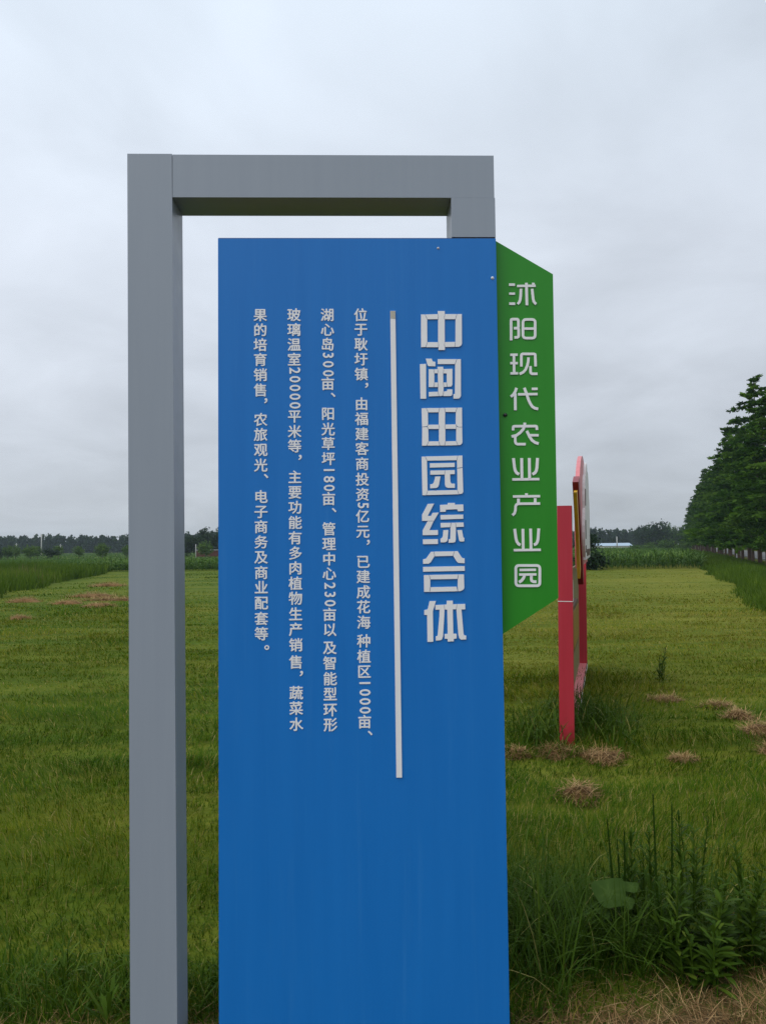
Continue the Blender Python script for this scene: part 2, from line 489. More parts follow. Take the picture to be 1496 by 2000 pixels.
# TRACED LETTERING (tenths of a millimetre on the panel)
TITLE = [
  [(1269,22813),(1392,22813),(1459,22653),(1456,21932),(1400,21773),(1258,21766)],
  [(1407,22813),(1791,22824),(1813,22743),(1798,22663),(1472,22661)],
  [(1800,22921),(2020,22921),(2024,22811),(1993,22728),(2016,22656),(2009,21923),(1986,21840),(2009,21764),(2008,21676),(1807,21674),(1808,21764),(1817,21840),(1798,21928),(1808,22657),(1825,22736),(1805,22819)],
  [(2037,22823),(2398,22822),(2351,22661),(2025,22662),(2005,22728)],
  [(2413,22822),(2561,22822),(2550,21883),(2537,21838),(2503,21800),(2443,21777),(2334,21775),(2347,21929),(2361,22655)],
  [(1465,21925),(1786,21924),(1805,21848),(1797,21764),(1415,21766)],
  [(2018,21927),(2335,21932),(2322,21775),(2021,21770),(1999,21847)],
  [(1401,21400),(1588,21399),(1603,21349),(1627,21308),(1702,21299),(1700,21157),(1480,21161),(1451,21214)],
  [(1215,21225),(1406,21236),(1396,20128),(1216,20129)],
  [(1779,21383),(2377,21381),(2314,21225),(1776,21227)],
  [(2392,21381),(2509,21380),(2494,20205),(2448,20137),(2395,20123),(2256,20123),(2258,20266),(2307,20278),(2329,21225)],
  [(1489,21061),(1639,21060),(1664,20933),(1660,20646),(1636,20496),(1481,20494)],
  [(1653,21060),(1762,21063),(1775,21001),(1760,20933),(1676,20933)],
  [(1769,21137),(1945,21136),(1955,21023),(1942,20932),(1940,20630),(1951,20509),(1944,20359),(1917,20223),(1879,20208),(1810,20209),(1779,20344),(1781,20495),(1780,20631),(1772,20933),(1788,21005),(1771,21072)],
  [(1672,20640),(1768,20640),(1769,20495),(1649,20496)],
  [(1960,21065),(2237,21070),(2229,20568),(2198,20516),(2146,20505),(2069,20503),(2053,20645),(2057,20928),(1955,20929),(1969,21015)],
  [(1954,20639),(2040,20639),(2054,20503),(1961,20497)],
  [(1479,20338),(1767,20347),(1797,20209),(1482,20198)],
  [(1956,20351),(2034,20358),(2064,20381),(2065,20418),(2227,20417),(2225,20282),(2212,20240),(2186,20214),(2141,20207),(1931,20208)],
  [(1248,19822),(1390,19829),(1444,19690),(1444,19303),(1409,19253),(1257,19241)],
  [(1260,19226),(1409,19231),(1450,19160),(1452,18778),(1394,18643),(1247,18637)],
  [(1405,19829),(1809,19829),(1777,19694),(1459,19693)],
  [(1824,19829),(1962,19833),(1986,19697),(1977,19299),(1961,19232),(1984,19164),(1981,18774),(1946,18642),(1812,18643),(1781,18783),(1786,19165),(1805,19233),(1781,19300),(1789,19694)],
  [(1977,19833),(2361,19835),(2314,19700),(1999,19702)],
  [(2376,19835),(2521,19837),(2516,19227),(2404,19227),(2350,19262),(2317,19312),(2327,19695)],
  [(2347,19237),(2404,19212),(2516,19212),(2516,18740),(2501,18703),(2478,18673),(2437,18655),(2385,18648),(2325,18779),(2328,19162)],
  [(1456,19299),(1769,19300),(1792,19233),(1774,19165),(1461,19167),(1424,19243)],
  [(1989,19302),(2306,19306),(2334,19240),(2316,19165),(1996,19167),(1974,19236)],
  [(1464,18775),(1769,18776),(1798,18644),(1409,18643)],
  [(1993,18774),(2310,18778),(2370,18648),(1961,18642)],
  [(1228,18293),(1335,18297),(1393,18162),(1402,17225),(1355,17084),(1239,17081)],
  [(1352,18300),(2362,18315),(2327,18176),(1405,18168)],
  [(2377,18316),(2510,18321),(2509,17957),(2399,17936),(2339,17933),(2338,18165)],
  [(2342,17914),(2399,17916),(2508,17936),(2519,17185),(2503,17144),(2476,17119),(2389,17105),(2342,17232)],
  [(1411,17222),(2327,17235),(2374,17102),(1370,17085)],
  [(1485,18082),(2264,18091),(2262,17961),(1483,17948)],
  [(1497,17853),(1952,17857),(1935,17727),(1495,17724)],
  [(1966,17859),(2261,17862),(2262,17737),(2112,17732),(2121,17487),(2153,17439),(2260,17435),(2258,17304),(2032,17306),(1972,17339),(1951,17414),(1948,17727)],
  [(1649,17663),(1813,17666),(1762,17416),(1734,17341),(1681,17305),(1486,17296),(1485,17421),(1564,17432),(1605,17492)],
  [(1402,16808),(1600,16814),(1394,16430),(1498,16433),(1551,16525),(1745,16535),(1587,16276),(1217,16279),(1219,16468)],
  [(1389,16263),(1576,16263),(1440,15984),(1709,15986),(1707,15833),(1230,15831),(1232,15979)],
  [(1233,15700),(1705,15704),(1703,15552),(1237,15549)],
  [(1785,16772),(2024,16780),(2028,16832),(2251,16830),(2250,16778),(2513,16780),(2519,16575),(2346,16568),(2320,16633),(1969,16622),(1958,16556),(1785,16552)],
  [(1793,16455),(2508,16463),(2506,16330),(1797,16314)],
  [(1795,16208),(2121,16210),(2089,16074),(1798,16065)],
  [(2136,16210),(2254,16213),(2270,16087),(2263,15672),(2237,15605),(2170,15587),(2036,15585),(2035,15689),(2090,15706),(2104,16074)],
  [(2269,16213),(2513,16215),(2520,16081),(2283,16075)],
  [(1878,15980),(2035,15985),(2008,15689),(1977,15623),(1918,15601),(1787,15600),(1785,15714),(1838,15743),(1861,15795)],
  [(2313,15975),(2459,15981),(2500,15746),(2532,15731),(2525,15625),(2423,15618),(2379,15633),(2362,15686)],
  [(1483,15310),(1567,15312),(1591,15176),(1471,14985),(1404,14939),(1232,14938),(1231,15076),(1294,15088),(1332,15105)],
  [(1582,15315),(2202,15317),(2164,15177),(1605,15168)],
  [(2217,15318),(2315,15322),(2438,15129),(2475,15099),(2531,15097),(2529,14943),(2339,14953),(2287,14991),(2179,15169)],
  [(1227,14840),(2527,14852),(2528,14704),(1230,14693)],
  [(1251,14586),(1409,14587),(1446,14447),(1443,14219),(1413,14064),(1251,14066)],
  [(1424,14590),(2323,14594),(2291,14456),(1458,14451)],
  [(2338,14594),(2500,14592),(2505,14191),(2490,14144),(2460,14110),(2370,14075),(2309,14075),(2301,14223),(2309,14451)],
  [(1457,14207),(2267,14214),(2294,14073),(1429,14064)],
  [(1420,13774),(1615,13776),(1532,13517),(1517,13459),(1516,12521),(1336,12515),(1335,13345),(1247,13352),(1249,13500),(1338,13514),(1362,13543)],
  [(1598,13651),(1861,13659),(1881,13519),(1867,13291),(1820,12686),(1789,12593),(1753,12568),(1695,12559),(1595,12555),(1596,12677),(1655,12700),(1717,13293),(1726,13509),(1596,13505)],
  [(1953,13781),(2141,13781),(2143,13667),(2267,13671),(2240,13514),(2137,13512),(2142,12757),(2244,12752),(2242,12610),(2153,12599),(2152,12524),(1964,12518),(1963,12602),(1871,12609),(1871,12749),(1970,12756),(1964,13506),(1895,13510),(1872,13659),(1951,13664)],
  [(2280,13671),(2523,13674),(2526,13510),(2405,13506),(2423,13284),(2461,12747),(2484,12700),(2543,12693),(2539,12576),(2376,12573),(2324,12620),(2302,12714),(2274,13169),(2250,13506)],
]
SLIM = [
  (82,[(4148,23890),(4345,23889)]),
  (72,[(4151,23595),(4340,23595)]),
  (82,[(4147,23267),(4339,23267)]),
  (75,[(4414,23846),(5015,23852)]),
  (86,[(4717,23948),(4719,23215)]),
  (86,[(4939,23948),(4937,23872)]),
  (83,[(4536,23753),(4520,23515),(4503,23391),(4471,23312),(4414,23258)]),
  (83,[(4895,23753),(4925,23413),(4946,23333),(4982,23282),(5021,23256)]),
  (86,[(4187,22071),(4197,22714),(4206,22747),(4237,22762),(4388,22762),(4422,22747),(4433,22707),(4434,22532),(4420,22482),(4400,22469),(4282,22467)]),
  (83,[(4402,22476),(4428,22454),(4435,22414),(4434,22228),(4422,22189),(4388,22170),(4293,22167)]),
  (83,[(4887,22751),(4932,22739),(4964,22706),(4975,22661),(4967,22232),(4954,22187),(4920,22154),(4875,22142),(4660,22143),(4615,22155),(4583,22188),(4572,22233),(4580,22662),(4593,22707),(4627,22740),(4672,22752),(4887,22751)]),
  (77,[(4612,22453),(4937,22452)]),
  (79,[(4148,21601),(4389,21603)]),
  (79,[(4144,21331),(4389,21330)]),
  (79,[(4143,21000),(4389,21001)]),
  (83,[(4266,21595),(4263,21005)]),
  (83,[(4501,21221),(4508,21582),(4520,21616),(4552,21630),(4910,21629),(4946,21617),(4958,21581),(4961,21221)]),
  (83,[(4738,21516),(4726,21379),(4696,21256),(4637,21121),(4552,21032),(4439,20979)]),
  (81,[(4796,21233),(4795,21042),(4806,21003),(4841,20982),(5018,20983)]),
  (88,[(4332,20529),(4294,20417),(4231,20316),(4144,20244)]),
  (88,[(4287,20350),(4281,19808)]),
  (79,[(4376,20318),(5007,20326)]),
  (88,[(4581,20530),(4645,20359),(4713,20135),(4767,20012),(4832,19916),(4909,19868),(5014,19845)]),
  (79,[(4823,20492),(5011,20494)]),
  (83,[(4198,19159),(4200,19250),(4212,19281),(4245,19292),(4552,19292),(4920,19292),(4951,19281),(4961,19245),(4966,19167)]),
  (88,[(4579,19404),(4573,19326),(4528,19203),(4425,19087),(4301,18999),(4145,18961)]),
  (83,[(4262,18960),(4259,18804),(4274,18748),(4318,18715),(4594,18713)]),
  (88,[(4638,19138),(4724,18946),(4799,18834),(4898,18761),(5011,18726)]),
  (79,[(4725,18999),(5014,18994)]),
  (92,[(4190,18266),(4221,17960),(4241,17866),(4284,17793),(4361,17746)]),
  (90,[(4454,18264),(4451,17603)]),
  (90,[(4699,18265),(4695,17601)]),
  (92,[(4966,18265),(4938,17943),(4914,17849),(4868,17783),(4789,17745)]),
  (79,[(4142,17584),(5011,17588)]),
  (78,[(4151,17039),(5022,17041)]),
  (88,[(4588,17138),(4586,17064)]),
  (91,[(4327,16968),(4324,16821)]),
  (84,[(4864,16977),(4861,16816)]),
  (81,[(5017,16806),(4327,16805),(4261,16781),(4230,16724),(4221,16593),(4193,16503),(4123,16439)]),
  (91,[(4189,16006),(4224,15695),(4255,15589),(4303,15524),(4360,15490)]),
  (88,[(4453,16003),(4450,15351)]),
  (88,[(4697,16009),(4700,15356)]),
  (88,[(4960,16011),(4929,15672),(4902,15574),(4860,15518),(4794,15491)]),
  (78,[(4144,15330),(5012,15332)]),
  (84,[(4879,14834),(4924,14821),(4957,14788),(4968,14743),(4958,14281),(4946,14236),(4912,14204),(4867,14193),(4283,14200),(4238,14212),(4206,14245),(4195,14290),(4203,14752),(4216,14797),(4250,14829),(4295,14841),(4879,14834)]),
  (78,[(4320,14699),(4844,14699)]),
  (78,[(4304,14553),(4857,14553)]),
  (88,[(4477,14522),(4438,14433),(4379,14361),(4296,14310)]),
  (88,[(4693,14519),(4691,14398),(4706,14349),(4755,14324),(4853,14319)]),
]
BODY = [
  (-635,"位于耿圩镇，由福建客商投资5亿元，已建成花海种植区1000亩、",[22803,22336,21862,21387,20913,20563,19969,19497,19020,18553,18077,17592,17115,16778,16434,15959,15623,15016,14552,14079,13616,13139,12563,12089,11622,11276,10986,10711,10442,10085,9746]),
  (-1688,"湖心岛300亩、阳光草坪180亩、管理中心230亩以及智能型环形",[22805,22333,21866,21522,21238,20950,20615,20266,19665,19178,18720,18246,17897,17608,17335,16990,16642,16049,15580,15113,14660,14290,14021,13751,13395,12926,12372,11899,11418,10946,10468,10013]),
  (-2736,"玻璃温室20000平米等，主要功能有多肉植物生产销售，蔬菜水",[22808,22336,21860,21389,21043,20767,20491,20215,19940,19591,19111,18652,18302,17681,17204,16734,16259,15782,15309,14847,14371,13907,13421,12950,12472,11945,11600,11003,10532,10046]),
  (-3794,"果的培育销售，农旅观光、电子商务及商业配套等。",[22806,22329,21857,21388,20905,20423,20092,19491,19021,18543,18061,17725,17073,16608,16136,15664,15194,14716,14257,13778,13295,12828,12412]),
]



def lettering(name, outlines, y_face, thick, mat, parent, wobble=0.0):
    bm = bmesh.new()
    for i, pts in enumerate(outlines):
        prism(bm, [(a / 1e4, b / 1e4) for a, b in pts], y_face, y_face - thick - 0.00012 * (i % 9) - (random.random() * wobble))
    return bm_obj(name, bm, mat, parent)


def stroke_outline(w, pts):
    closed = len(pts) > 4 and math.hypot(pts[0][0] - pts[-1][0], pts[0][1] - pts[-1][1]) < 3
    P = [Vector(p) for p in (pts[:-1] if closed else pts)]
    n = len(P)
    Lf, Rt = [], []
    for i in range(n):
        a = P[(i - 1) % n] if (closed or i > 0) else None
        b = P[(i + 1) % n] if (closed or i < n - 1) else None
        d1 = (P[i] - a).normalized() if a is not None else None
        d2 = (b - P[i]).normalized() if b is not None else None
        d1 = d1 or d2
        d2 = d2 or d1
        n1, n2 = Vector((-d1.y, d1.x)), Vector((-d2.y, d2.x))
        mvec = (n1 + n2).normalized()
        k = min(1.0 / max(mvec.dot(n1), 0.3), 1.6) * w / 2
        Lf.append(P[i] + mvec * k)
        Rt.append(P[i] - mvec * k)
    return Lf, Rt, closed


i0 = 0
for cnt in (7, 12, 11, 9, 10, 8, 4):            # one piece for each of the seven large characters
    lettering('large_character', TITLE[i0:i0 + cnt], 0.0, 0.0030, M['letter'], panel, 0.0006)
    i0 += cnt
assert i0 == len(TITLE), (i0, len(TITLE))
bm = bmesh.new()
ends, acc = set(), 0
for cnt in (8, 4, 7, 5, 5, 5, 5, 5, 5):
    acc += cnt
    ends.add(acc - 1)
assert acc == len(SLIM), (acc, len(SLIM))
for i, (w, pts) in enumerate(SLIM):
    Lf, Rt, closed = stroke_outline(w, pts)
    y1, y0 = 0.035 - 0.0026 - 0.00013 * (i % 8), 0.0352
    n = len(Lf)
    for rows_ in range(1):
        fl = [[bm.verts.new((p.x / 1e4, y, p.y / 1e4)) for p in side] for side in (Lf, Rt) for y in (y1, y0)]
        lf, lb, rf, rb = fl
        rng_i = range(n) if closed else range(n - 1)
        for a in rng_i:
            b = (a + 1) % n
            bm.faces.new((lf[a], lf[b], rf[b], rf[a]))
            bm.faces.new((lf[b], lf[a], lb[a], lb[b]))
            bm.faces.new((rf[a], rf[b], rb[b], rb[a]))
        if not closed:
            bm.faces.new((lf[0], rf[0], rb[0], lb[0]))
            bm.faces.new((lf[-1], lb[-1], rb[-1], rf[-1]))
    if i in ends:
        bmesh.ops.recalc_face_normals(bm, faces=bm.faces[:])
        bm_obj('slim_character', bm, M['letter'], gpanel)
        bm = bmesh.new()
bm.free()
lettering('divider_bar', [[(296, 22927), (458, 22927), (496, 8382), (322, 8382)]], 0.0, 0.004, M['letter'], panel)
lettering('divider_patch', [[(297, 22922), (457, 22922), (459, 22680), (296, 22690)]], -0.0041, 0.0006, M['tape'], panel)

GLY = {}


def glyph(ch):
    if ch not in GLY:
        c = bpy.data.curves.new('glyph', 'FONT')
        c.body = ch
        c.size = 1.0
        c.resolution_u = 3
        o = bpy.data.objects.new('glyph', c)
        COL.objects.link(o)
        dg = bpy.context.evaluated_depsgraph_get()
        me = bpy.data.meshes.new_from_object(o.evaluated_get(dg))
        v = np.empty(len(me.vertices) * 3)
        me.vertices.foreach_get('co', v)
        f = [tuple(p.vertices) for p in me.polygons]
        bpy.data.objects.remove(o)
        bpy.data.curves.remove(c)
        bpy.data.meshes.remove(me)
        GLY[ch] = (v.reshape(-1, 3)[:, :2], f)
    return GLY[ch]


ref = glyph('国')[0]
REFC = (ref.max(0) + ref.min(0)) / 2
REFS = (ref.max(0) - ref.min(0)).max()
CH = 0.0392                                # height of one character on the panel
for u, txt, zs in BODY:
    bm = bmesh.new()
    for ch, z in zip(txt, zs):
        v, f = glyph(ch)
        cx, cz = u / 1e4, z / 1e4
        if ch.isdigit():                   # figures lie on their side in the vertical lines
            c = (v.max(0) + v.min(0)) / 2
            s = 0.0325 / (v[:, 1].max() - v[:, 1].min())
            q = (v - c) * s
            q = np.stack([q[:, 1] + 0.002, -q[:, 0] * 0.92], 1)
        elif ch in '，、。':
            c = (v.max(0) + v.min(0)) / 2
            s = CH / REFS * 1.0
            q = (v - c) * s
            q = q + np.array([0.0165, 0.0])
        else:
            s = CH / REFS
            q = (v - REFC) * s * np.array([0.97, 0.97])
        e_ = 0.00095
        for k, (sx, sz) in enumerate(((-e_, 0), (e_, 0), (0, -e_ * 0.7), (0, e_ * 0.7))):
            vs = [bm.verts.new((cx + a + sx, -0.0016 - 0.0001 * k, cz + b + sz)) for a, b in q]
            for poly in f:
                try:
                    bm.faces.new([vs[i] for i in poly])
                except ValueError:
                    pass
    r = bmesh.ops.extrude_face_region(bm, geom=bm.faces[:])
    for g in r['geom']:
        if isinstance(g, bmesh.types.BMVert):
            g.co.y = -0.0002
    bmesh.ops.recalc_face_normals(bm, faces=bm.faces[:])
    bm_obj('small_lettering', bm, M['letter'], panel)


def knob(name, x, z, y, r, mat, parent, n=9, jag=0.25):
    V, F = [], []
    for k, (rr, dy) in enumerate(((1.0, 0.0), (0.95, -0.45), (0.55, -0.75), (0.15, -0.85))):
        for i in range(n):
            a = 2 * math.pi * i / n
            q = rr * r * (1 + jag * (random.random() - 0.5))
            V.append((x + q * math.cos(a), y + dy * r, z + q * math.sin(a)))
    for k in range(3):
        for i in range(n):
            F.append((k * n + i, k * n + (i + 1) % n, (k + 1) * n + (i + 1) % n, (k + 1) * n + i))
    F.append(tuple(3 * n + i for i in range(n)))
    return from_pydata(name, V, F, mat, parent, True)


knob('rivet', 0.1850, 2.4955, 0.0, 0.0036, M['rivet'], panel, 7, 0.9)
knob('rivet', 0.3554, 2.3993, 0.0, 0.0048, M['letter'], panel, 8, 0.5)
knob('bolt', 0.3960, 1.9660, 0.035, 0.0075, M['bolt'], gpanel, 8, 0.6)

# ------------------------------------------------------------------ red display board, seen nearly edge on
BD = math.atan2(1.0842, 3.7238)
board = empty('display_board', (1.4067, 6.0262, 0), -BD)
board.rotation_euler.y = R(0.55)      # local x = across (right), y = along
tag(board, 'red post display board seen edge-on, with pink rim, white face and yellow strip', 'display board')
box('post', -0.055, 0.055, -0.055, 0.055, -0.05, 1.85, M['red'], board, 0.003)
nb = box('post_joint', -0.0565, 0.0565, -0.0565, 0.0565, 1.105, 1.111, M['white'], board)
box('post', -0.055, 0.055, 3.82, 3.93, -0.02, 1.72, M['red'], board, 0.003)
base = box('base_beam', -0.055, 0.050, 0.80, 3.94, -0.04, 0.060, M['pink'], board, 0.004)
box('base_trim', 0.0505, 0.058, 0.9, 3.92, -0.03, 0.065, M['brown'], base)
for q in range(9):
    s_ = 1.1 + 0.31 * q
    box('base_tile', 0.0585, 0.062, s_, s_ + 0.13, 0.0 + 0.012 * (q % 3), 0.045 + 0.012 * (q % 3), M['white' if q % 3 else 'yellow'], base)
sheet = box('back_sheet', -0.052, -0.036, 0.056, 3.80, 0.0, 1.30, M['khaki'], board)


def plate(name, outline, w0, w1, mat, parent, bevel=0.0):
    """outline (along, up) standing in the board's plane, from w0 to w1 across"""
    bm = bmesh.new()
    a = sum(outline[i][0] * outline[(i + 1) % len(outline)][1] - outline[(i + 1) % len(outline)][0] * outline[i][1] for i in range(len(outline)))
    if a < 0:
        outline = outline[::-1]
    f = [bm.verts.new((w1, s, z)) for s, z in outline]
    b = [bm.verts.new((w0, s, z)) for s, z in outline]
    bm.faces.new(f)
    bm.faces.new(b[::-1])
    n = len(outline)
    for i in range(n):
        j = (i + 1) % n
        bm.faces.new((f[j], f[i], b[i], b[j]))
    return bm_obj(name, bm, mat, parent, bevel)


def rounded(s0, s1, z0, z1, r, k=5):
    out = []
    for cs, cz, a0 in ((s1 - r, z1 - r, 0), (s0 + r, z1 - r, 90), (s0 + r, z0 + r, 180), (s1 - r, z0 + r, 270)):
        for i in range(k + 1):
            a = R(a0 + 90 * i / k)
            out.append((cs + r * math.cos(a), cz + r * math.sin(a)))
    return out


def cloud(sc, zc, a, b, bumps, amp, n=72, cut=None):
    out = []
    for i in range(n):
        t = 2 * math.pi * i / n
        q = 1 + amp * abs(math.sin(t * bumps / 2))
        z = zc + b * q * math.sin(t)
        if cut is not None:
            z = max(z, cut)
        out.append((sc + a * q * math.cos(t), z))
    return out


plate('pink_crest', cloud(1.75, 1.62, 1.36, 0.80, 2, 0.0, cut=1.35), 0.058, 0.094, M['pink'], board)
cl = plate('white_face', cloud(2.25, 1.66, 0.98, 0.68, 9, 0.10, cut=1.40), 0.0945, 0.120, M['white'], board)
for s0, s1, z0, z1 in ((1.40, 1.47, 1.92, 2.08), (1.36, 1.42, 1.60, 1.78), (1.40, 1.46, 1.47, 1.54), (1.8, 2.9, 1.43, 1.50)):
    plate('printed_band', rounded(s0, s1, z0, z1, 0.012), 0.1205, 0.126, M['brown'], cl)
plate('red_strip', [(-0.02, 2.035), (0.22, 2.10), (1.12, 1.27), (0.92, 1.19)], 0.062, 0.108, M['dark_red'], board, 0.002)
plate('yellow_strip', [(-0.16, 1.945), (-0.02, 1.97), (0.55, 1.34), (0.40, 1.265)], 0.075, 0.100, M['yellow'], board, 0.002)
plate('white_plate', rounded(0.06, 0.36, 0.60, 1.02, 0.10), -0.0355, 0.040, M['white'], board, 0.002)
plate('yellow_plate', rounded(0.40, 1.70, 0.62, 1.02, 0.10), -0.0355, 0.034, M['brown'], board)
plate('yellow_plate', rounded(0.46, 1.62, 0.66, 0.98, 0.10), 0.0345, 0.040, M['ochre'], board)
plate('white_plate', rounded(0.06, 0.5, 1.07, 1.25, 0.02), -0.0355, 0.040, M['white'], board, 0.002)


# ------------------------------------------------------------------ blades and leaves
def blades(x, y, h, w, az, bend, lean, segs=2, z=None, taper=0.75):
    n = len(x)
    z = gz(x, y) if z is None else z
    P = np.stack([x, y, z - 0.01], 1)
    dx, dy = np.cos(az), np.sin(az)
    D = np.stack([dx, dy, np.zeros(n)], 1)
    side = np.stack([-dy, dx, np.zeros(n)], 1)
    Vs, pos = [], P.copy()
    for k in range(segs + 1):
        if k:
            th = lean + bend * (k - 0.5) / segs
            pos = pos + (D * np.sin(th)[:, None] + np.array([0, 0, 1.0]) * np.cos(th)[:, None]) * (h / segs)[:, None]
        if k < segs:
            ww = (w * 0.5 * (1 - (1 - taper) * k / segs))[:, None]
            Vs += [pos - side * ww, pos + side * ww]
        else:
            Vs.append(pos)
    m = 2 * segs + 1
    V = np.stack(Vs, 1).reshape(-1, 3)
    b = np.arange(n)[:, None] * m
    quads = [b + np.array([[2 * k, 2 * k + 1, 2 * k + 3, 2 * k + 2]]) for k in range(segs - 1)]
    tri = b + np.array([[2 * segs - 2, 2 * segs - 1, 2 * segs]])
    faces = ([np.concatenate(quads)] if quads else []) + [tri]
    return V, faces, m


def merge(parts):
    """parts: list of (V, faces, tint per vertex)"""
    Vs, Fs, Ts, off = [], {}, [], 0
    for V, faces, t in parts:
        Vs.append(V)
        Ts.append(t)
        for f in faces:
            Fs.setdefault(f.shape[1], []).append(f + off)
        off += len(V)
    return np.concatenate(Vs), [np.concatenate(v) for v in Fs.values()], np.concatenate(Ts)


def leaf_quads(Cn, size, tint, asp=0.6, flat=0.0):
    n = len(Cn)
    a = rng.normal(size=(n, 3))
    a[:, 2] *= (1 - flat)
    a /= np.linalg.norm(a, axis=1)[:, None]
    b = rng.normal(size=(n, 3))
    b[:, 2] *= (1 - flat)
    b -= a * (a * b).sum(1)[:, None]
    b /= np.linalg.norm(b, axis=1)[:, None]
    s = np.broadcast_to(size, (n,))[:, None]
    V = np.stack([Cn - a * s, Cn - b * s * asp, Cn + a * s, Cn + b * s * asp], 1).reshape(-1, 3)
    F = np.arange(4 * n).reshape(n, 4)
    return V, [F], np.repeat(tint, 4)


def stuff(name, parts, mat, label=None):
    V, F, T = merge(parts)
    return tag(link(name, np_mesh(name, V, F, np.clip(T, 0, 1)), mat), label, None, None, 'stuff')


def lawn_tint(x, y):
    t = 0.06 + 0.34 * fnoise(x * 0.5, y * 0.9, 11) + 0.30 * fnoise(x * 0.16 + 7, y * 1.1, 21)
    t = t + 0.30 * sstep(5.5, 11, y) * sstep(-3, 3, x) + 0.10 * sstep(5, 16, y)
    u = x - 0.372 * y
    t = t - 0.16 * sstep(11, 20, y) * sstep(0, 3, x) * sstep(0.62, 0.95, np.abs(np.sin(u * 2.1 + 0.8 * vnoise(y * 0.1, u * 0.3, 9)))) * vnoise(u * 0.7, y * 0.15, 13)
    t = t - 0.05 * sstep(4.2, 2.4, y) - 0.10 * sstep(7.0, 5.5, y) * sstep(-1, 1, x) - 0.05 * sstep(6.5, 5, y)
    return t


def scatter(n, y0, y1, power, spread=0.62, pad=1.2):
    u = rng.random(n)
    k = 2 - power
    y = (y0 ** k + u * (y1 ** k - y0 ** k)) ** (1 / k) if abs(k) > 1e-6 else y0 * (y1 / y0) ** u
    x = (rng.random(n) * 2 - 1) * (spread * y + pad)
    return x, y


# near lawn: real blades
x, y = scatter(440000, 2.0, 28.0, 1.75)
soil = sstep(0.15, 0.75, fnoise(x * 1.3, y * 1.3, 31) + (2.62 + 0.14 * np.clip(x, -1, 2) - y) * 1.5)
keep = ~((y < 2.47) & (x > -0.95) & (x < 0.62)) & (rng.random(len(x)) < 1 - 0.85 * sstep(13, 27, y)) & (rng.random(len(x)) > soil * np.where(x > 0.3, 0.95, 0.5) * (y < 3.2)) & (y < 52)
x, y = x[keep], y[keep]
pat = fnoise(x * 0.7, y * 0.9, 41)
ridge = fnoise(x * 0.35 + 0.6 * y * 0.1, y * 1.7, 43)
h = 0.024 + 0.034 * pat + 0.02 * rng.random(len(x)) + 0.035 * sstep(0.45, 0.75, ridge)
turf = fnoise(x * 0.9 + 0.3 * y, y * 3.6, 47)
lift = 0.035 * sstep(0.35, 0.75, turf) * sstep(2.2, 3.4, y)
h = h * (0.62 + 0.6 * turf)
h += 0.05 * sstep(np.where(x < 0, 3.0, 3.6), 2.5, y) * (0.2 + pat) + 0.055 * sstep(0.60, 0.74, fnoise(x * 0.45 + 3, y * 0.6, 51))
h *= np.where(y > 9, 0.85, 1)
w = np.maximum(0.0028, 0.00075 * y) * (0.7 + 0.6 * rng.random(len(x)))
t = lawn_tint(x, y) + rng.normal(0, 0.17, len(x))
t = np.where(rng.random(len(x)) < 0.05 + 0.05 * (y < 6), 0.85 + 0.15 * rng.random(len(x)), np.minimum(t, 0.88))
lay = 9.0 * fnoise(x * 0.3, y * 0.8, 45)
Vb, Fb, m = blades(x, y, h * 1.25, w, lay + rng.normal(0, 1.1, len(x)), rng.normal(0.85, 0.4, len(x)), np.abs(rng.normal(0.38, 0.3, len(x))) + 0.32 * sstep(3, 8, y), 2, gz(x, y) + lift)
parts = [(Vb, Fb, np.repeat(t, m))]
# farther lawn: coarser tufts
x, y = scatter(130000, 12.0, 52.0, 1.3, 0.6, 2)
edge = 46 + 6 * sstep(4, -14, x)
keep = (y < edge) & (x < 2.6 + 0.37 * y) & (x > -12.5 - 0.2 * (y - 25))
x, y = x[keep], y[keep]
h = (0.026 + 0.035 * fnoise(x * 0.3, y * 0.6, 41) + 0.10 * sstep(0.60, 0.72, fnoise(x * 0.25 + 3, y * 0.4, 51)) * (x < 2)) * (0.6 + 0.7 * fnoise(x * 0.6 + 0.2 * y, y * 1.6, 47))
w = 0.0011 * y * (0.7 + 0.8 * rng.random(len(x)))
t = np.minimum(lawn_tint(x, y) + rng.normal(0, 0.10, len(x)), 0.9)
lay = 9.0 * fnoise(x * 0.2, y * 0.6, 45)
Vb, Fb, m = blades(x, y, h, w, lay + rng.normal(0, 1.2, len(x)), rng.normal(0.8, 0.4, len(x)), np.abs(rng.normal(0.95, 0.3, len(x))), 2)
parts.append((Vb, Fb, np.repeat(t, m)))
stuff('lawn_grass', parts, M['lawn'])

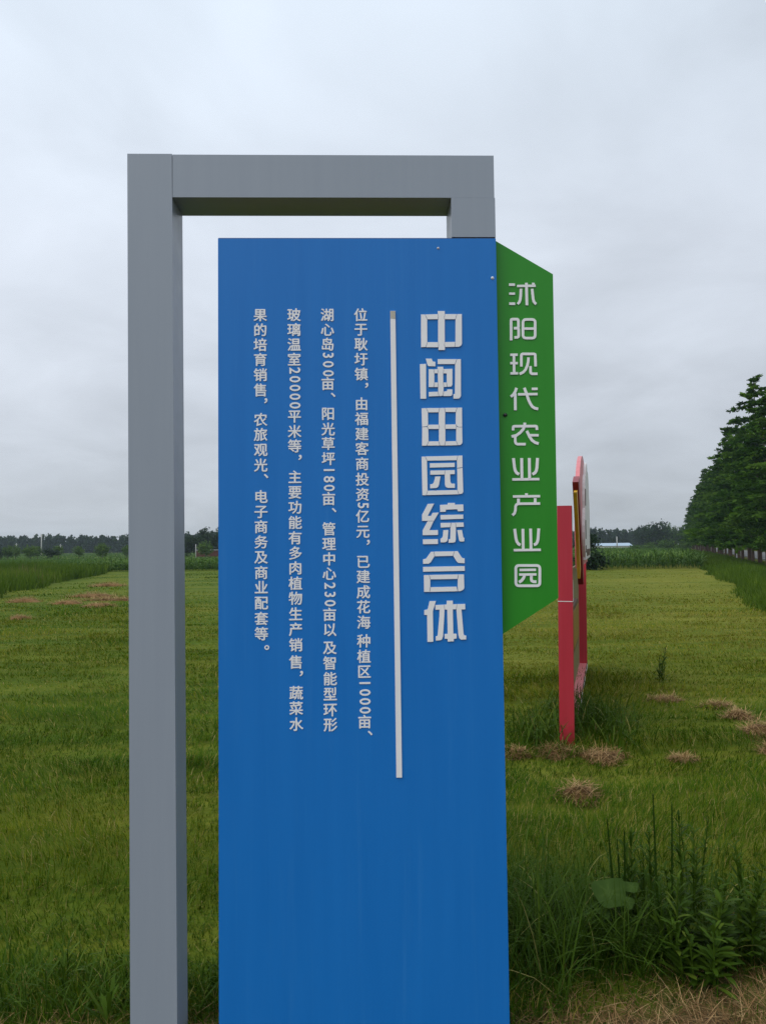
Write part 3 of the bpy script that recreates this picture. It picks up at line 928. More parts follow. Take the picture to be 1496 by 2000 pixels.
# long uncut grass round the foot of the sign
n = 5200
n2 = n // 4
x = np.concatenate([rng.normal(0.85, 0.36, n), rng.uniform(-2.3, 2.3, n2), rng.normal(-0.95, 0.30, n // 6), rng.normal(-0.57, 0.05, 200), rng.normal(1.78, 0.16, 900), rng.normal(1.22, 0.12, 300)])
y = np.concatenate([rng.normal(3.05, 0.28, n), rng.normal(2.85, 0.25, n2), rng.normal(2.62, 0.12, n // 6), rng.normal(2.75, 0.12, 200), rng.normal(6.75, 0.42, 900), rng.normal(6.2, 0.25, 300)])
keep = (y > 2.38) & ~((y < 2.58) & (x > -0.95) & (x < 0.72)) & ~((y < 2.95) & (x > -0.42) & (x < 0.42)) & ~((x > 0.6) & (y < 2.75 + 0.12 * rng.random(len(x)))) & ~((x < -0.9) & (y < 2.55))
x, y = x[keep], y[keep]
h = (0.09 + 0.22 * rng.random(len(x)) ** 1.6) * (0.55 + 0.8 * fnoise(x * 1.5, y * 1.5, 61)) * np.where(x < 0, 0.62, 1.0 + 0.35 * sstep(1.1, 0.6, x)) * np.where(y > 5, 1.35, 1.0)
Vb, Fb, m = blades(x, y, h, (0.0035 + 0.004 * rng.random(len(x))) * np.where(y > 5, 1.8, 1.0), rng.random(len(x)) * 6.283, rng.normal(1.15, 0.45, len(x)), rng.normal(0.22, 0.2, len(x)), 4, None, 0.6)
t = 0.22 + 0.25 * fnoise(x * 1.2, y * 1.2, 63) + rng.normal(0, 0.14, len(x))
t = np.where(rng.random(len(x)) < 0.02, 0.96, np.minimum(t, 0.90))
stuff('long_grass', [(Vb, Fb, np.repeat(t, m))], M['weed'])

# dead straw lying on the bare soil
n = 9000
n = 6500
x = np.concatenate([rng.uniform(0.45, 2.2, n), rng.uniform(-2.0, -0.6, n // 4), rng.uniform(-0.6, 0.4, n // 4)])
y = np.concatenate([rng.normal(2.44, 0.15, n), rng.normal(2.42, 0.08, n // 4), rng.normal(2.43, 0.12, n // 4)])
y = y + 0.16 * np.clip(x - 0.7, 0, 1.2)
k = len(x)
Vb, Fb, m = blades(x, y, rng.uniform(0.03, 0.11, k), rng.uniform(0.0012, 0.0028, k), rng.random(k) * 6.283, rng.normal(0.25, 0.2, k), rng.normal(1.22, 0.22, k), 3, gz(x, y) + rng.random(k) * 0.025 + 0.01)
stuff('dead_straw', [(Vb, Fb, np.repeat(rng.random(k) ** 1.6 * 0.9, m))], M['straw'])

# tall verge grass along the tree row, and the uncut corner on the left
n = 90000
y = 13 + 110 * rng.random(n) ** 1.7
x = 2.1 + 0.37 * y + (rng.random(n) ** 0.8) * 4.0 + 1.1 * (fnoise(y * 0.35, y * 0 + 2, 71) - 0.5)
inn = x - 2.1 - 0.37 * y
h = (0.22 + 0.42 * rng.random(n)) * (0.5 + 0.8 * fnoise(x * 0.5, y * 0.3, 73)) * sstep(-0.2, 0.8, inn + 0.3) * (1 - 0.55 * sstep(1.4, 3.2, inn)) + 0.08
w = np.maximum(0.010, 0.0007 * y) * (0.7 + 0.7 * rng.random(n))
Vb, Fb, m = blades(x, y, h, w, rng.random(n) * 6.283, rng.normal(0.6, 0.35, n), rng.normal(0.15, 0.15, n), 2, np.zeros(n))
t = 0.15 + 0.5 * fnoise(x * 0.5, y * 0.35, 75) + rng.normal(0, 0.12, n)
parts = [(Vb, Fb, np.repeat(np.minimum(t, 0.9), m))]
n = 60000
y = 24 + 30 * rng.random(n)
x = -12.6 - 0.22 * (y - 25) - rng.random(n) ** 0.9 * (0.45 * y) + 1.2 * (fnoise(y * 0.4, y * 0, 77) - 0.5)
h = (0.4 + 0.5 * rng.random(n)) * (0.6 + 0.8 * fnoise(x * 0.4, y * 0.3, 79))
w = np.maximum(0.012, 0.0008 * y) * (0.7 + 0.7 * rng.random(n))
Vb, Fb, m = blades(x, y, h, w, rng.random(n) * 6.283, rng.normal(0.6, 0.35, n), rng.normal(0.12, 0.15, n), 2, np.zeros(n))
t = 0.08 + 0.75 * fnoise(x * 0.3, y * 0.3, 81) + rng.normal(0, 0.14, n)
t = np.where(fnoise(x * 0.5 + 9, y * 0.5, 83) > 0.74, 1.0, t)
parts.append((Vb, Fb, np.repeat(t, m)))
stuff('tall_grass', parts, M['tall'])

# the maize field behind the lawn
fx, fy, fh = [], [], []
for row in range(14):
    xs = np.arange(-30, 24, 0.30)
    fx.append(xs + rng.normal(0, 0.06, len(xs)))
    fy.append(46.5 + 6 * sstep(4, -14, xs) + row * 0.75 + rng.normal(0, 0.07, len(xs)))
    fh.append(0.88 + 0.22 * fnoise(xs * 0.3, xs * 0 + row, 91) + rng.normal(0, 0.05, len(xs)) - 0.2 * sstep(2, -14, xs))
fx, fy, fh = map(np.concatenate, (fx, fy, fh))
keep = (fx < 2.2 + 0.37 * fy) & (fx > -13.2 - 0.22 * (fy - 25) - 1.5)
fx, fy, fh = fx[keep], fy[keep], fh[keep]
parts = []
for k in range(8):
    z = fh * (0.12 + 0.088 * k)
    n = len(fx)
    Vb, Fb, m = blades(fx, fy, fh * rng.uniform(0.42, 0.62, n), rng.uniform(0.05, 0.085, n), rng.random(n) * 6.283, rng.normal(1.6, 0.35, n), rng.normal(0.35, 0.15, n), 4, z, 0.8)
    parts.append((Vb, Fb, np.repeat(np.clip(rng.normal(0.42 + 0.03 * k, 0.2, n), 0, 1), m)))
Vb, Fb, m = blades(fx, fy, fh * 0.95, np.full(len(fx), 0.03), rng.random(len(fx)) * 6.283, np.zeros(len(fx)), np.zeros(len(fx)), 2, np.zeros(len(fx)))
parts.append((Vb, Fb, np.repeat(np.full(len(fx), 0.35), m)))
n = 110000
y = 57 + 245 * rng.random(n) ** 2.0
x = (rng.random(n) * 2 - 1) * (0.62 * y + 3)
keep = x < 2.6 + 0.37 * y
x, y = x[keep], y[keep]
n = len(x)
Vb, Fb, m = blades(x, y, (0.75 + 0.3 * rng.random(n)) * (0.72 + 0.28 * sstep(-20, 10, x)) * (1 - 0.55 * sstep(60, 115, y) * sstep(15, -5, x) - 0.25 * sstep(70, 130, y)), 0.0016 * y * (0.7 + 0.6 * rng.random(n)), rng.random(n) * 6.283, rng.normal(0.9, 0.4, n), rng.normal(0.15, 0.12, n), 3, np.zeros(n))
parts.append((Vb, Fb, np.repeat(np.clip(0.2 + 0.6 * fnoise(x * 0.06, y * 0.2, 95) + rng.normal(0, 0.15, n), 0, 1), m)))
stuff('maize_crop', parts, M['corn'])


# ------------------------------------------------------------------ heaps of dry cut grass
def heap_mesh(rx, ry, hh, seed, x0=0.0):
    r_ = np.random.default_rng(seed)
    n = int(900 * (0.5 + rx))
    a, q = r_.random(n) * 6.283, np.sqrt(r_.random(n))
    lob = 1 + 0.28 * np.sin(3 * a + seed) + 0.15 * np.sin(5 * a + 2 * seed)
    x, y = rx * q * np.cos(a) * lob, ry * q * np.sin(a) * lob
    z = hh * np.clip(1 - q ** 2, 0, 1) * r_.uniform(0.5, 1.1, n) + 0.012
    Vb, Fb, m = blades(x, y, r_.uniform(0.05, 0.15, n) * (0.6 + 1.2 * rx), r_.uniform(0.003, 0.006, n) * (0.7 + 1.2 * rx), r_.random(n) * 6.283, r_.normal(0.35, 0.3, n), r_.normal(1.3, 0.3, n), 3, z)
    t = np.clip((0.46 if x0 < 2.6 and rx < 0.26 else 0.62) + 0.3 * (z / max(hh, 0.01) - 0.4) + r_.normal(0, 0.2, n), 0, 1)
    k = 26
    aa = np.linspace(0, 6.283, k, endpoint=False)
    lob = 1 + 0.28 * np.sin(3 * aa + seed) + 0.15 * np.sin(5 * aa + 2 * seed)
    ring = [np.stack([0.95 * f * rx * np.cos(aa) * lob, 0.95 * f * ry * np.sin(aa) * lob, np.full(k, zz)], 1) for f, zz in ((1, -0.03), (0.75, hh * 0.3), (0.4, hh * 0.65))]
    Vm = np.concatenate(ring + [np.array([[0, 0, hh * 0.75]])])
    i = np.arange(k)
    j = (i + 1) % k
    F4 = np.concatenate([np.stack([i + s * k, j + s * k, j + (s + 1) * k, i + (s + 1) * k], 1) for s in range(2)])
    F3 = np.stack([i + 2 * k, j + 2 * k, np.full(k, 3 * k)], 1)
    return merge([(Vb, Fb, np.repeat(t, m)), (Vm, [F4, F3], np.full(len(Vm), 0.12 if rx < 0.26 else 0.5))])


HEAPS = [  # x, y, rx, ry, h, label
    (1.17, 4.72, 0.135, 0.12, 0.105, 'round brown heap of dry grass alone on the lawn in front of the red board'),
    (1.56, 5.62, 0.17, 0.18, 0.06, 'spread dry grass heap just right of the near red post foot'),
    (1.26, 5.75, 0.14, 0.14, 0.07, 'small dry grass heap just left of the near red post foot'),
    (2.97, 6.10, 0.22, 0.17, 0.12, 'larger pale dry grass heap at the right edge of the lawn, upper of two touching'),
    (2.87, 5.66, 0.16, 0.12, 0.06, 'flat pale dry grass heap at the right edge, lower of two touching'),
    (3.08, 6.78, 0.13, 0.10, 0.07, 'small straw heap directly above the two pale heaps at the right edge'),
    (3.10, 7.25, 0.15, 0.08, 0.05, 'thin straw heap, farthest and smallest beside the right edge heaps'),
    (2.72, 7.55, 0.16, 0.10, 0.05, 'faint brown straw heap midway between the red board and the right edge'),
    (2.10, 5.50, 0.08, 0.06, 0.03, 'tiny straw scrap on the lawn between the red board and the right edge'),
    (0.98, 5.75, 0.10, 0.10, 0.05, 'dry grass tuft by the right edge of the blue panel under the green board'),
    (-10.6, 22.8, 0.55, 0.30, 0.15, 'brown dry grass heap farthest left in the row of heaps left of the grey post'),
    (-9.0, 22.0, 0.45, 0.30, 0.13, 'brown dry grass heap second from left in the row left of the grey post'),
    (-9.5, 25.2, 0.80, 0.35, 0.16, 'widest pale dry grass heap in the field left of the grey post'),
    (-7.6, 20.6, 0.45, 0.25, 0.14, 'yellowish rounded heap of dry grass close to the grey post on its left'),
    (-8.2, 17.4, 0.26, 0.16, 0.10, 'small pale heap lying nearer than the row of heaps at left'),
    (-9.6, 14.3, 0.28, 0.14, 0.07, 'nearest flat straw heap on the left lawn, close to the left edge'),
    (-11.6, 32.5, 0.8, 0.35, 0.15, 'long pale strip of dry grass in front of the maize at left'),
    (-11.2, 38.5, 0.9, 0.4, 0.14, 'far pale straw heap near the maize edge left of the grey post'),
    (-8.2, 23.2, 0.9, 0.22, 0.06, 'thin straw line touching the left side of the grey post'),
]
for i, (x, y, rx, ry, hh, lab) in enumerate(HEAPS):
    Vh, Fh, Th = heap_mesh(rx, ry, hh, 100 + i, x)
    o = link('straw_heap', np_mesh('straw_heap', Vh, Fh, Th), M['straw'])
    o.location = (x, y, float(gz(x, y)))
    tag(o, lab, 'straw heap', 'heaps of dry cut grass on the lawn')


# ------------------------------------------------------------------ weeds at the foot of the sign
def weed(loc, stems, leaf, lw, label, cat='weed', spread=0.06, seed=0, up_leaf=0.9, mat='weed', spike=False):
    """stems = list of heights; lance leaves climb each stem"""
    r_ = np.random.default_rng(seed)
    root = empty('weed_plant', (loc[0], loc[1], float(gz(*loc))))
    tag(root, label, cat, 'wild plants at the foot of the sign')
    SV, SF, off, parts = [], [], 0, []
    for hgt in stems:
        a, q = r_.random() * 6.283, spread * r_.random()
        bx, by = q * math.cos(a), q * math.sin(a)
        tx, ty = bx + math.cos(a) * hgt * 0.18 * r_.random(), by + math.sin(a) * hgt * 0.18 * r_.random()
        pts = [(bx, by, -0.02), (bx * 1.1 + (tx - bx) * 0.25, by * 1.1 + (ty - by) * 0.25, hgt * 0.45), (tx, ty, hgt)]
        v, f = tube(pts, [0.0055, 0.0046, 0.002] if spike else [0.0042, 0.0034, 0.0012], 6)
        SV += [tuple(p) for p in v]
        SF += [tuple(i + off for i in q_) for q_ in f]
        off += len(v)
        k = int(hgt / (0.011 if not spike else 0.016))
        tt = np.linspace(0.12, 1.0, k)
        px = np.interp(tt, [0, 0.45, 1], [p[0] for p in pts])
        py = np.interp(tt, [0, 0.45, 1], [p[1] for p in pts])
        pz = np.interp(tt, [0, 0.45, 1], [0, pts[1][2], hgt])
        L = leaf * (1.15 - 0.75 * tt) * r_.uniform(0.7, 1.2, k)
        if spike:
            L = L * np.where(tt > 0.55, 0.45, 1.0)
        Vb, Fb, m = blades(px, py, L, lw * (1.1 - 0.6 * tt) * r_.uniform(0.8, 1.2, k), r_.random(k) * 6.283, r_.normal(0.55, 0.2, k), r_.normal(up_leaf, 0.25, k) * (1 - 0.35 * tt), 4, pz + 0.01, 1.35)
        parts.append((Vb, Fb, np.repeat(np.clip(r_.normal(0.05 if spike else 0.30, 0.18, k), 0, 0.9), m)))
    me = bpy.data.meshes.new('stem')
    me.from_pydata(SV, [], SF)
    a = me.attributes.new('tint', 'FLOAT', 'POINT')
    a.data.foreach_set('value', np.full(len(SV), 0.0 if spike else 0.4, dtype=np.float32))
    link('stem', me, M[mat], root)
    Vm, Fm, Tm = merge(parts)
    link('foliage', np_mesh('foliage', Vm, Fm, Tm), M[mat], root)
    return root


weed((1.06, 2.93), [0.60, 0.55, 0.42], 0.055, 0.010, 'tallest thin dark weed spikes standing above the leafy clump', seed=1, spread=0.05, spike=True, up_leaf=0.5)
weed((1.13, 2.98), [0.50, 0.44, 0.38, 0.3], 0.085, 0.014, 'tall narrow-leaved weed just right of the tallest dark spikes', seed=2)
weed((1.17, 2.82), [0.33, 0.31, 0.28, 0.25, 0.22, 0.2], 0.105, 0.019, 'dense dark leafy weed bush in the middle of the foreground clump', seed=3, spread=0.10, up_leaf=1.1)
weed((1.27, 2.88), [0.36, 0.30, 0.28, 0.24], 0.095, 0.017, 'leafy weed on the right flank of the dark weed bush', seed=4, spread=0.09, up_leaf=1.0)
weed((1.0, 2.85), [0.36, 0.30, 0.26, 0.22], 0.09, 0.013, 'slender weed between the broad leaf and the dark weed bush', seed=5, spread=0.07, up_leaf=0.8)
weed((0.93, 3.10), [0.46, 0.42, 0.34], 0.06, 0.008, 'thin upright weed stalks rising behind the broad round leaf', seed=6, spread=0.09, up_leaf=0.5, spike=True)
weed((1.10, 2.76), [0.24, 0.22, 0.20, 0.18, 0.17], 0.10, 0.016, 'low leafy weed in front of the dark weed bush, beside the bare soil', seed=21, spread=0.10, up_leaf=1.2)
weed((1.36, 2.98), [0.38, 0.34, 0.30, 0.26], 0.085, 0.013, 'upright leafy weed between the dark weed bush and the flowering weed', seed=22, spread=0.07, up_leaf=0.8)
weed((1.05, 3.12), [0.42, 0.38, 0.35, 0.3], 0.10, 0.012, 'loose bright weed directly behind the dark weed bush', seed=23, spread=0.10, up_leaf=0.7)
weed((1.50, 2.98), [0.34, 0.27], 0.07, 0.012, 'single weed with a small orange flower near the right edge', seed=7, spread=0.03)
weed((1.62, 2.92), [0.27, 0.22, 0.2], 0.075, 0.011, 'low bright weed at the right edge beside the flowering weed', seed=8, spread=0.06)
weed((1.30, 3.30), [0.40, 0.33], 0.06, 0.010, 'pale upright weed standing alone behind the dark weed bush', seed=9, spread=0.05)
weed((3.05, 8.6), [0.38, 0.28, 0.22], 0.10, 0.014, 'lone sprig growing on the mown lawn right of the red board', seed=10, spread=0.08)
weed((-0.90, 2.52), [0.10], 0.15, 0.014, 'pair of bright broad blades left of the grey post foot', seed=11, spread=0.01, up_leaf=0.35)
weed((-1.15, 2.75), [0.12, 0.10, 0.09], 0.12, 0.008, 'low feathery weed left of the grey post', seed=12, spread=0.08)
weed((-0.83, 2.75), [0.15, 0.13, 0.1, 0.1], 0.10, 0.007, 'bushy bright weed touching the left side of the grey post', seed=13, spread=0.08)
# small orange flower
fl = bpy.data.objects['weed_plant.009'] if 'weed_plant.009' in bpy.data.objects else None
M['orange'] = painted('orange_petal', (0.55, 0.16, 0.02), (0.65, 0.22, 0.03), 0.6, (9, 9, 9), 0, 0.2)
if fl:
    V, F = [], []
    for k in range(7):
        a = k * 0.9
        c, s = math.cos(a), math.sin(a)
        b0 = len(V)
        V += [(-0.02, 0.0, 0.315), (-0.02 + 0.008 * c - 0.003 * s, 0.008 * s + 0.003 * c, 0.325), (-0.02 + 0.012 * c, 0.012 * s, 0.32), (-0.02 + 0.008 * c + 0.003 * s, 0.008 * s - 0.003 * c, 0.325)]
        F.append((b0, b0 + 1, b0 + 2, b0 + 3))
    from_pydata('flower', V, F, M['orange'], fl)

# broad-leaved plant
root = empty('broadleaf_plant', (0.86, 3.02, float(gz(0.86, 3.02))))
tag(root, 'plant with a few large round leaves left of the weed bush', 'plant', 'wild plants at the foot of the sign')


def big_leaf(c, r, az, pitch, parent):
    n, V, F = 22, [], []
    rot = Matrix.Rotation(az, 3, 'Z') @ Matrix.Rotation(pitch, 3, 'X')
    for ringi, f in enumerate((0.0, 0.35, 0.7, 1.0)):
        for k in range(n):
            t = 2 * math.pi * k / n
            q = r * f * (1 - 0.32 * max(0, math.cos(t - math.pi / 2)) ** 6 + 0.07 * math.sin(5 * t))
            x, y = q * math.cos(t), q * math.sin(t) * 0.9
            V.append(Vector(c) + rot @ Vector((x, y, 0.22 * abs(x) * f + 0.10 * r * math.sin(3 * t) * f * f)))
    for ringi in range(3):
        for k in range(n):
            F.append((ringi * n + k, ringi * n + (k + 1) % n, (ringi + 1) * n + (k + 1) % n, (ringi + 1) * n + k))
    o = from_pydata('leaf', V, F, M['bigleaf'], parent, True)
    a = o.data.attributes.new('tint', 'FLOAT', 'POINT')
    tv = np.repeat(np.array([0.8, 0.35, 0.22, 0.2], dtype=np.float32), n)
    for ringi in range(1, 4):
        for kk in range(0, n, 4):
            tv[ringi * n + kk] += 0.45 / ringi
    a.data.foreach_set('value', tv)
    st, sf = tube([(c[0] * 0.2, c[1] * 0.2, -0.01), (c[0] * 0.5, c[1] * 0.5, c[2] * 0.7), c], [0.003, 0.0025, 0.002], 6)
    from_pydata('stalk', st, sf, M['bigleaf'], o, True)


for c, r, az, pt in (((-0.01, 0, 0.205), 0.072, 0.3, 0.75), ((-0.055, -0.03, 0.15), 0.050, 1.2, 0.5), ((0.055, -0.02, 0.175), 0.030, -0.6, 0.9), ((0.03, 0.03, 0.215), 0.026, 0.2, 0.8), ((0.085, 0.02, 0.215), 0.028, -0.3, 0.7)):
    big_leaf(c, r, az, pt, root)


# ------------------------------------------------------------------ trees
def redwood(seed, H):
    """narrow crown of whorled, slightly drooping limbs, each carrying feathery sprays; ragged outline with gaps"""
    r_ = np.random.default_rng(seed)
    Cs, Ss, Ts = [], [], []
    z, k = 1.75, 0
    while z < H - 0.15:
        f = (z - 1.75) / (H - 1.75)
        for _ in range(int(r_.integers(2, 5))):
            L = (2.35 * (1 - f) ** 0.68 + 0.16) * r_.choice([0.55, 0.8, 1.0, 1.0, 1.25, 1.45]) * r_.uniform(0.85, 1.1)
            if f < 0.05:
                L *= 0.8
            a = k * 2.399 + r_.normal(0, 0.4)
            k += 1
            zz = z + r_.normal(0, 0.12)
            droop = r_.uniform(0.10, 0.40)
            tone = r_.normal(0.44, 0.24)
            m = int(8 + 26 * L)
            t = r_.random(m) ** 0.55
            wid = 0.06 + 0.20 * L * t * (1.15 - t)
            off = r_.normal(0, 1, m) * wid
            cx = math.cos(a) * L * t - math.sin(a) * off
            cy = math.sin(a) * L * t + math.cos(a) * off
            cz = zz + 0.22 * L * t - droop * L * t ** 2 - np.abs(r_.normal(0, 0.10, m)) * (0.4 + 0.4 * L)
            Cs.append(np.stack([cx, cy, cz], 1))
            Ss.append(r_.uniform(0.12, 0.26, m))
            Ts.append(np.clip(tone + r_.normal(0, 0.13, m) + 0.12 * (t - 0.5), 0, 1))
        z += r_.uniform(0.16, 0.40) * (1.0 if f < 0.8 else 0.7)
    V, F, T = leaf_quads(np.concatenate(Cs), np.concatenate(Ss), np.concatenate(Ts), 0.40, 0.5)
    return np_mesh('crown', V, F, T)


def trunk_mesh(H, r0, n=9, seed=0):
    rr = random.Random(seed)
    pts = [(0, 0, -0.1), (0, 0, 0.15)] + [(rr.uniform(-.05, .05) * z, rr.uniform(-.05, .05) * z * 0.5, H * z) for z in (0.25, 0.5, 0.75, 1.0)]
    v, f = tube(pts, [r0 * 1.3, r0, r0 * 0.85, r0 * 0.6, r0 * 0.35, 0.012], n)
    me = bpy.data.meshes.new('trunk')
    me.from_pydata([tuple(p) for p in v], [], f)
    me.polygons.foreach_set('use_smooth', [True] * len(me.polygons))
    return me


RW = []
for s, H in ((1, 11.6), (2, 10.8), (3, 12.2), (4, 11.2)):
    RW.append((redwood(s, H), trunk_mesh(H - 0.3, 0.125, seed=s)))
ORD = 'nearest|second|third|fourth|fifth|sixth|seventh|eighth|ninth|tenth|eleventh|twelfth|thirteenth|fourteenth|fifteenth|sixteenth'.split('|')
GROUP = 'dawn redwoods in a straight row along the road'
k = 0
Y = 42.0
protos = {}
while Y < 200:
    X = 5.9 + 0.372 * Y + random.uniform(-0.15, 0.15)
    var = (k * 7 + k // 3) % 4
    root = empty('redwood_tree', (X, Y, 0), random.uniform(0, 6.28))
    sc = random.uniform(0.90, 1.10)
    root.scale = (sc * random.uniform(0.9, 1.1), sc * random.uniform(0.9, 1.1), sc * random.uniform(0.92, 1.02) * (0.93 if k < 5 else 1))
    lab = 'dark green feathery redwood in the road row, %s from the near end' % ORD[k] if k < len(ORD) else 'dark green redwood in the far closed-up stretch of the road row'
    if k == 0:
        lab = 'dark green feathery redwood at the near end of the road row, tallest in view'
    tag(root, lab, 'tree', GROUP)
    for name, me, mt in (('crown', RW[var][0], M['redwood']), ('trunk', RW[var][1], M['bark'])):
        if (name, var) not in protos:
            protos[(name, var)] = o = link(name, me, mt, root)
        else:
            o = protos[(name, var)].copy()
            COL.objects.link(o)
            o.parent = root
    k += 1
    Y += random.uniform(3.6, 4.3)


def crown_cloud(n_cl, per, rx, ry, rz, zc, csize, lsize, seed, shape='round', t0=0.4, flat=0.0):
    r_ = np.random.default_rng(seed)
    d = r_.normal(size=(n_cl, 3))
    d /= np.linalg.norm(d, axis=1)[:, None]
    q = r_.random(n_cl) ** 0.4
    c = d * q[:, None] * np.array([rx, ry, rz])
    if shape == 'poplar':
        zz = (c[:, 2] / rz + 1) / 2
        c[:, :2] *= (1.15 - 0.75 * zz)[:, None]
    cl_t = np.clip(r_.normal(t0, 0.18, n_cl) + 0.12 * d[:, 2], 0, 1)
    C_ = np.repeat(c, per, 0) + r_.normal(0, csize, (n_cl * per, 3))
    C_[:, 2] += zc
    C_[:, 2] = np.maximum(C_[:, 2], 0.1)
    t = np.clip(np.repeat(cl_t, per) + r_.normal(0, 0.12, n_cl * per), 0, 1)
    return leaf_quads(C_, r_.uniform(0.7, 1.3, n_cl * per) * lsize, t, 0.62, flat)


def tree(name, label, loc, H, width, mat, seed, group=None, shape='round', clear=0.3, lsize=None, n_cl=60, per=22, cat='tree', flat=0.0, trunk_r=None, t0=0.4):
    root = empty(name, (loc[0], loc[1], 0), seed * 1.3)
    tag(root, label, cat, group)
    rz = (H - clear) / 2
    V, F, T = crown_cloud(n_cl, per, width * 0.42, width * 0.42, rz * 0.86, clear + rz, width * 0.085, lsize or width * 0.05, seed, shape, t0, flat)
    link('crown', np_mesh('crown', V, F, T), M[mat], root)
    link('trunk', trunk_mesh(H * 0.8, trunk_r or max(0.05, H * 0.018), 7, seed), M['trunk'], root)
    return root


def at(px, py, Y):
    """point on the ray of photo pixel (px, py) at depth Y"""
    d = fw + rt * ((px - 748) / 1500.0) - up * ((py - 1000) / 1500.0)
    return Vector((0, 0, EYE)) + d * (Y / d.y)


RG = 'small round-headed trees beyond the fields'
for i, (px, top, wpx, Y, lab) in enumerate((
        (16, 1066, 24, 128, 'small round tree nearest the left edge, partly behind its bushy neighbour'),
        (31, 1064, 22, 132, 'bushy round tree second from the left edge in the far row'),
        (60, 1066, 26, 128, 'round tree left of the tall concrete pole in the far row'),
        (75, 1066, 20, 134, 'round tree touching the tall concrete pole, just behind its left neighbour'),
        (115, 1065, 19, 130, 'round tree behind the dark flat pine in the far row'),
        (155, 1067, 22, 130, 'small ball-shaped tree alone midway along the far left row'),
        (201, 1062, 27, 126, 'round tree with a clear visible trunk left of the grey post'),
        (249, 1064, 20, 128, 'round tree half hidden by the left side of the grey post'),
        (401, 1058, 30, 124, 'round bright tree seen between the grey post and the blue panel'))):
    p = at(px, top, Y)
    tree('round_tree', lab, (p.x, p.y), p.z, wpx / 1500 * Y * 1.1, 'roundtree', 200 + i, RG, clear=0.35, n_cl=46, per=26, t0=0.68)
p = at(100, 1073, 122)
tree('pine_tree', 'flat dark pine with a spreading crown in the far left row', (p.x, p.y), p.z, 2.9, 'pine', 230, clear=0.6, n_cl=30, per=20, flat=0.5)
p = at(2, 1071, 122)
tree('pine_tree', 'dark low pine cut off by the left edge of the picture', (p.x, p.y), p.z + 0.2, 1.8, 'pine', 231, clear=0.3, n_cl=30, per=20, flat=0.4)
for i, (px, top, wpx, Y, lab) in enumerate((
        (370, 1046, 34, 150, 'dark bushy tree right beside the grey post, behind the thin white pole'),
        (403, 1029, 30, 160, 'tallest dark tree between the grey post and the blue panel'),
        (428, 1026, 34, 155, 'dark tree half hidden behind the left edge of the blue panel'),
        (388, 1043, 30, 152, 'dark tree between the thin white pole and the tallest dark tree'))):
    p = at(px, top, Y)
    tree('dark_tree', lab, (p.x, p.y), p.z, wpx / 1500 * Y * 1.15, 'wood', 240 + i, 'dark trees between the post and the panel', clear=0.2, n_cl=60, per=26, t0=0.5)
for i, (px, top, wpx, Y, shp, lab, mt) in enumerate((
        (1284, 1016, 44, 225, 'round', 'broad dark tree with the highest crown above the far right wood', 'wood'),
        (1258, 1024, 34, 240, 'round', 'dark tree left of the highest crown in the far right wood', 'wood'),
        (1306, 1017, 17, 235, 'poplar', 'slim poplar right of the highest crown, left one of three', 'roundtree'),
        (1317, 1018, 17, 238, 'poplar', 'slim poplar, middle one of three at the far right wood', 'roundtree'),
        (1329, 1024, 17, 236, 'poplar', 'slim poplar nearest the redwood row, right one of three', 'roundtree'))):
    p = at(px, top, Y)
    tree('poplar_tree' if shp == 'poplar' else 'broad_tree', lab, (p.x, p.y), p.z, wpx / 1500 * Y * 1.12, mt, 250 + i, 'taller trees at the right end of the far wood', shp, clear=0.4, n_cl=70, per=26, t0=0.3 if mt == 'roundtree' else 0.5)
for i, (px, top, wpx, Y, lab) in enumerate((
        (1305, 1060, 44, 170, 'wide low bush before the poplars at the end of the right maize'),
        (1335, 1062, 30, 165, 'low bush tucked against the far end of the redwood row'),
        (1268, 1064, 30, 175, 'low bush left of the wide bush beyond the right maize'),
        (1240, 1067, 26, 160, 'low bush touching the right end of the long pale shed'))):
    p = at(px, top, Y)
    tree('bush', lab, (p.x, p.y), p.z, wpx / 1500 * Y * 1.1, 'roundtree', 260 + i, 'bushes beyond the right maize field', clear=0.05, n_cl=40, per=22, cat='bush', t0=0.5)
# dark pine shrub beside the red board
p = at(1158, 1039, 46)
tree('pine_shrub', 'dark pine shrub standing behind the red board at the lawn end', (p.x - 0.1, 47.0), p.z, 1.7, 'pine', 270, clear=1.0, n_cl=34, per=26, cat='shrub', flat=0.3, trunk_r=0.05)
p = at(1165, 1078, 44)
tree('pine_shrub', 'low spreading dark shrub under the pine behind the red board', (p.x, 45.6), p.z, 2.0, 'pine', 271, clear=0.05, n_cl=44, per=26, cat='shrub', flat=0.3, trunk_r=0.04)


def far_wood(name, x0, x1, ydist, hgt, seed, label):
    r_ = np.random.default_rng(seed)
    parts = []
    xs = np.arange(x0, x1, 2.3)
    for rowi in range(3):
        for xx in xs + r_.normal(0, 0.6, len(xs)):
            H = hgt * r_.uniform(0.86, 1.10) * (1 + 0.06 * math.sin(xx * 0.05 + seed))
            wd = r_.uniform(2.6, 3.8)
            V, F, T = crown_cloud(24, 9, wd * 0.42, wd * 0.42, H * 0.48, H * 0.46, wd * 0.13, 0.62, int(r_.integers(1 << 30)), 'poplar', r_.uniform(0.35, 0.6))
            V = V + np.array([xx, ydist + rowi * 5 + r_.normal(0, 0.8), 0])
            parts.append((V, F, T))
    return stuff(name, parts, M['wood'], label)


far_wood('distant_woods', -330, -55, 330, 8.4, 5, 'long dark line of poplars across the horizon left of the sign')
far_wood('distant_woods', -55, 60, 345, 8.4, 8, 'dark line of poplars on the horizon hidden behind the blue panel')
far_wood('distant_woods', 60, 150, 310, 8.4, 6, 'dark line of poplars on the horizon right of the red board')


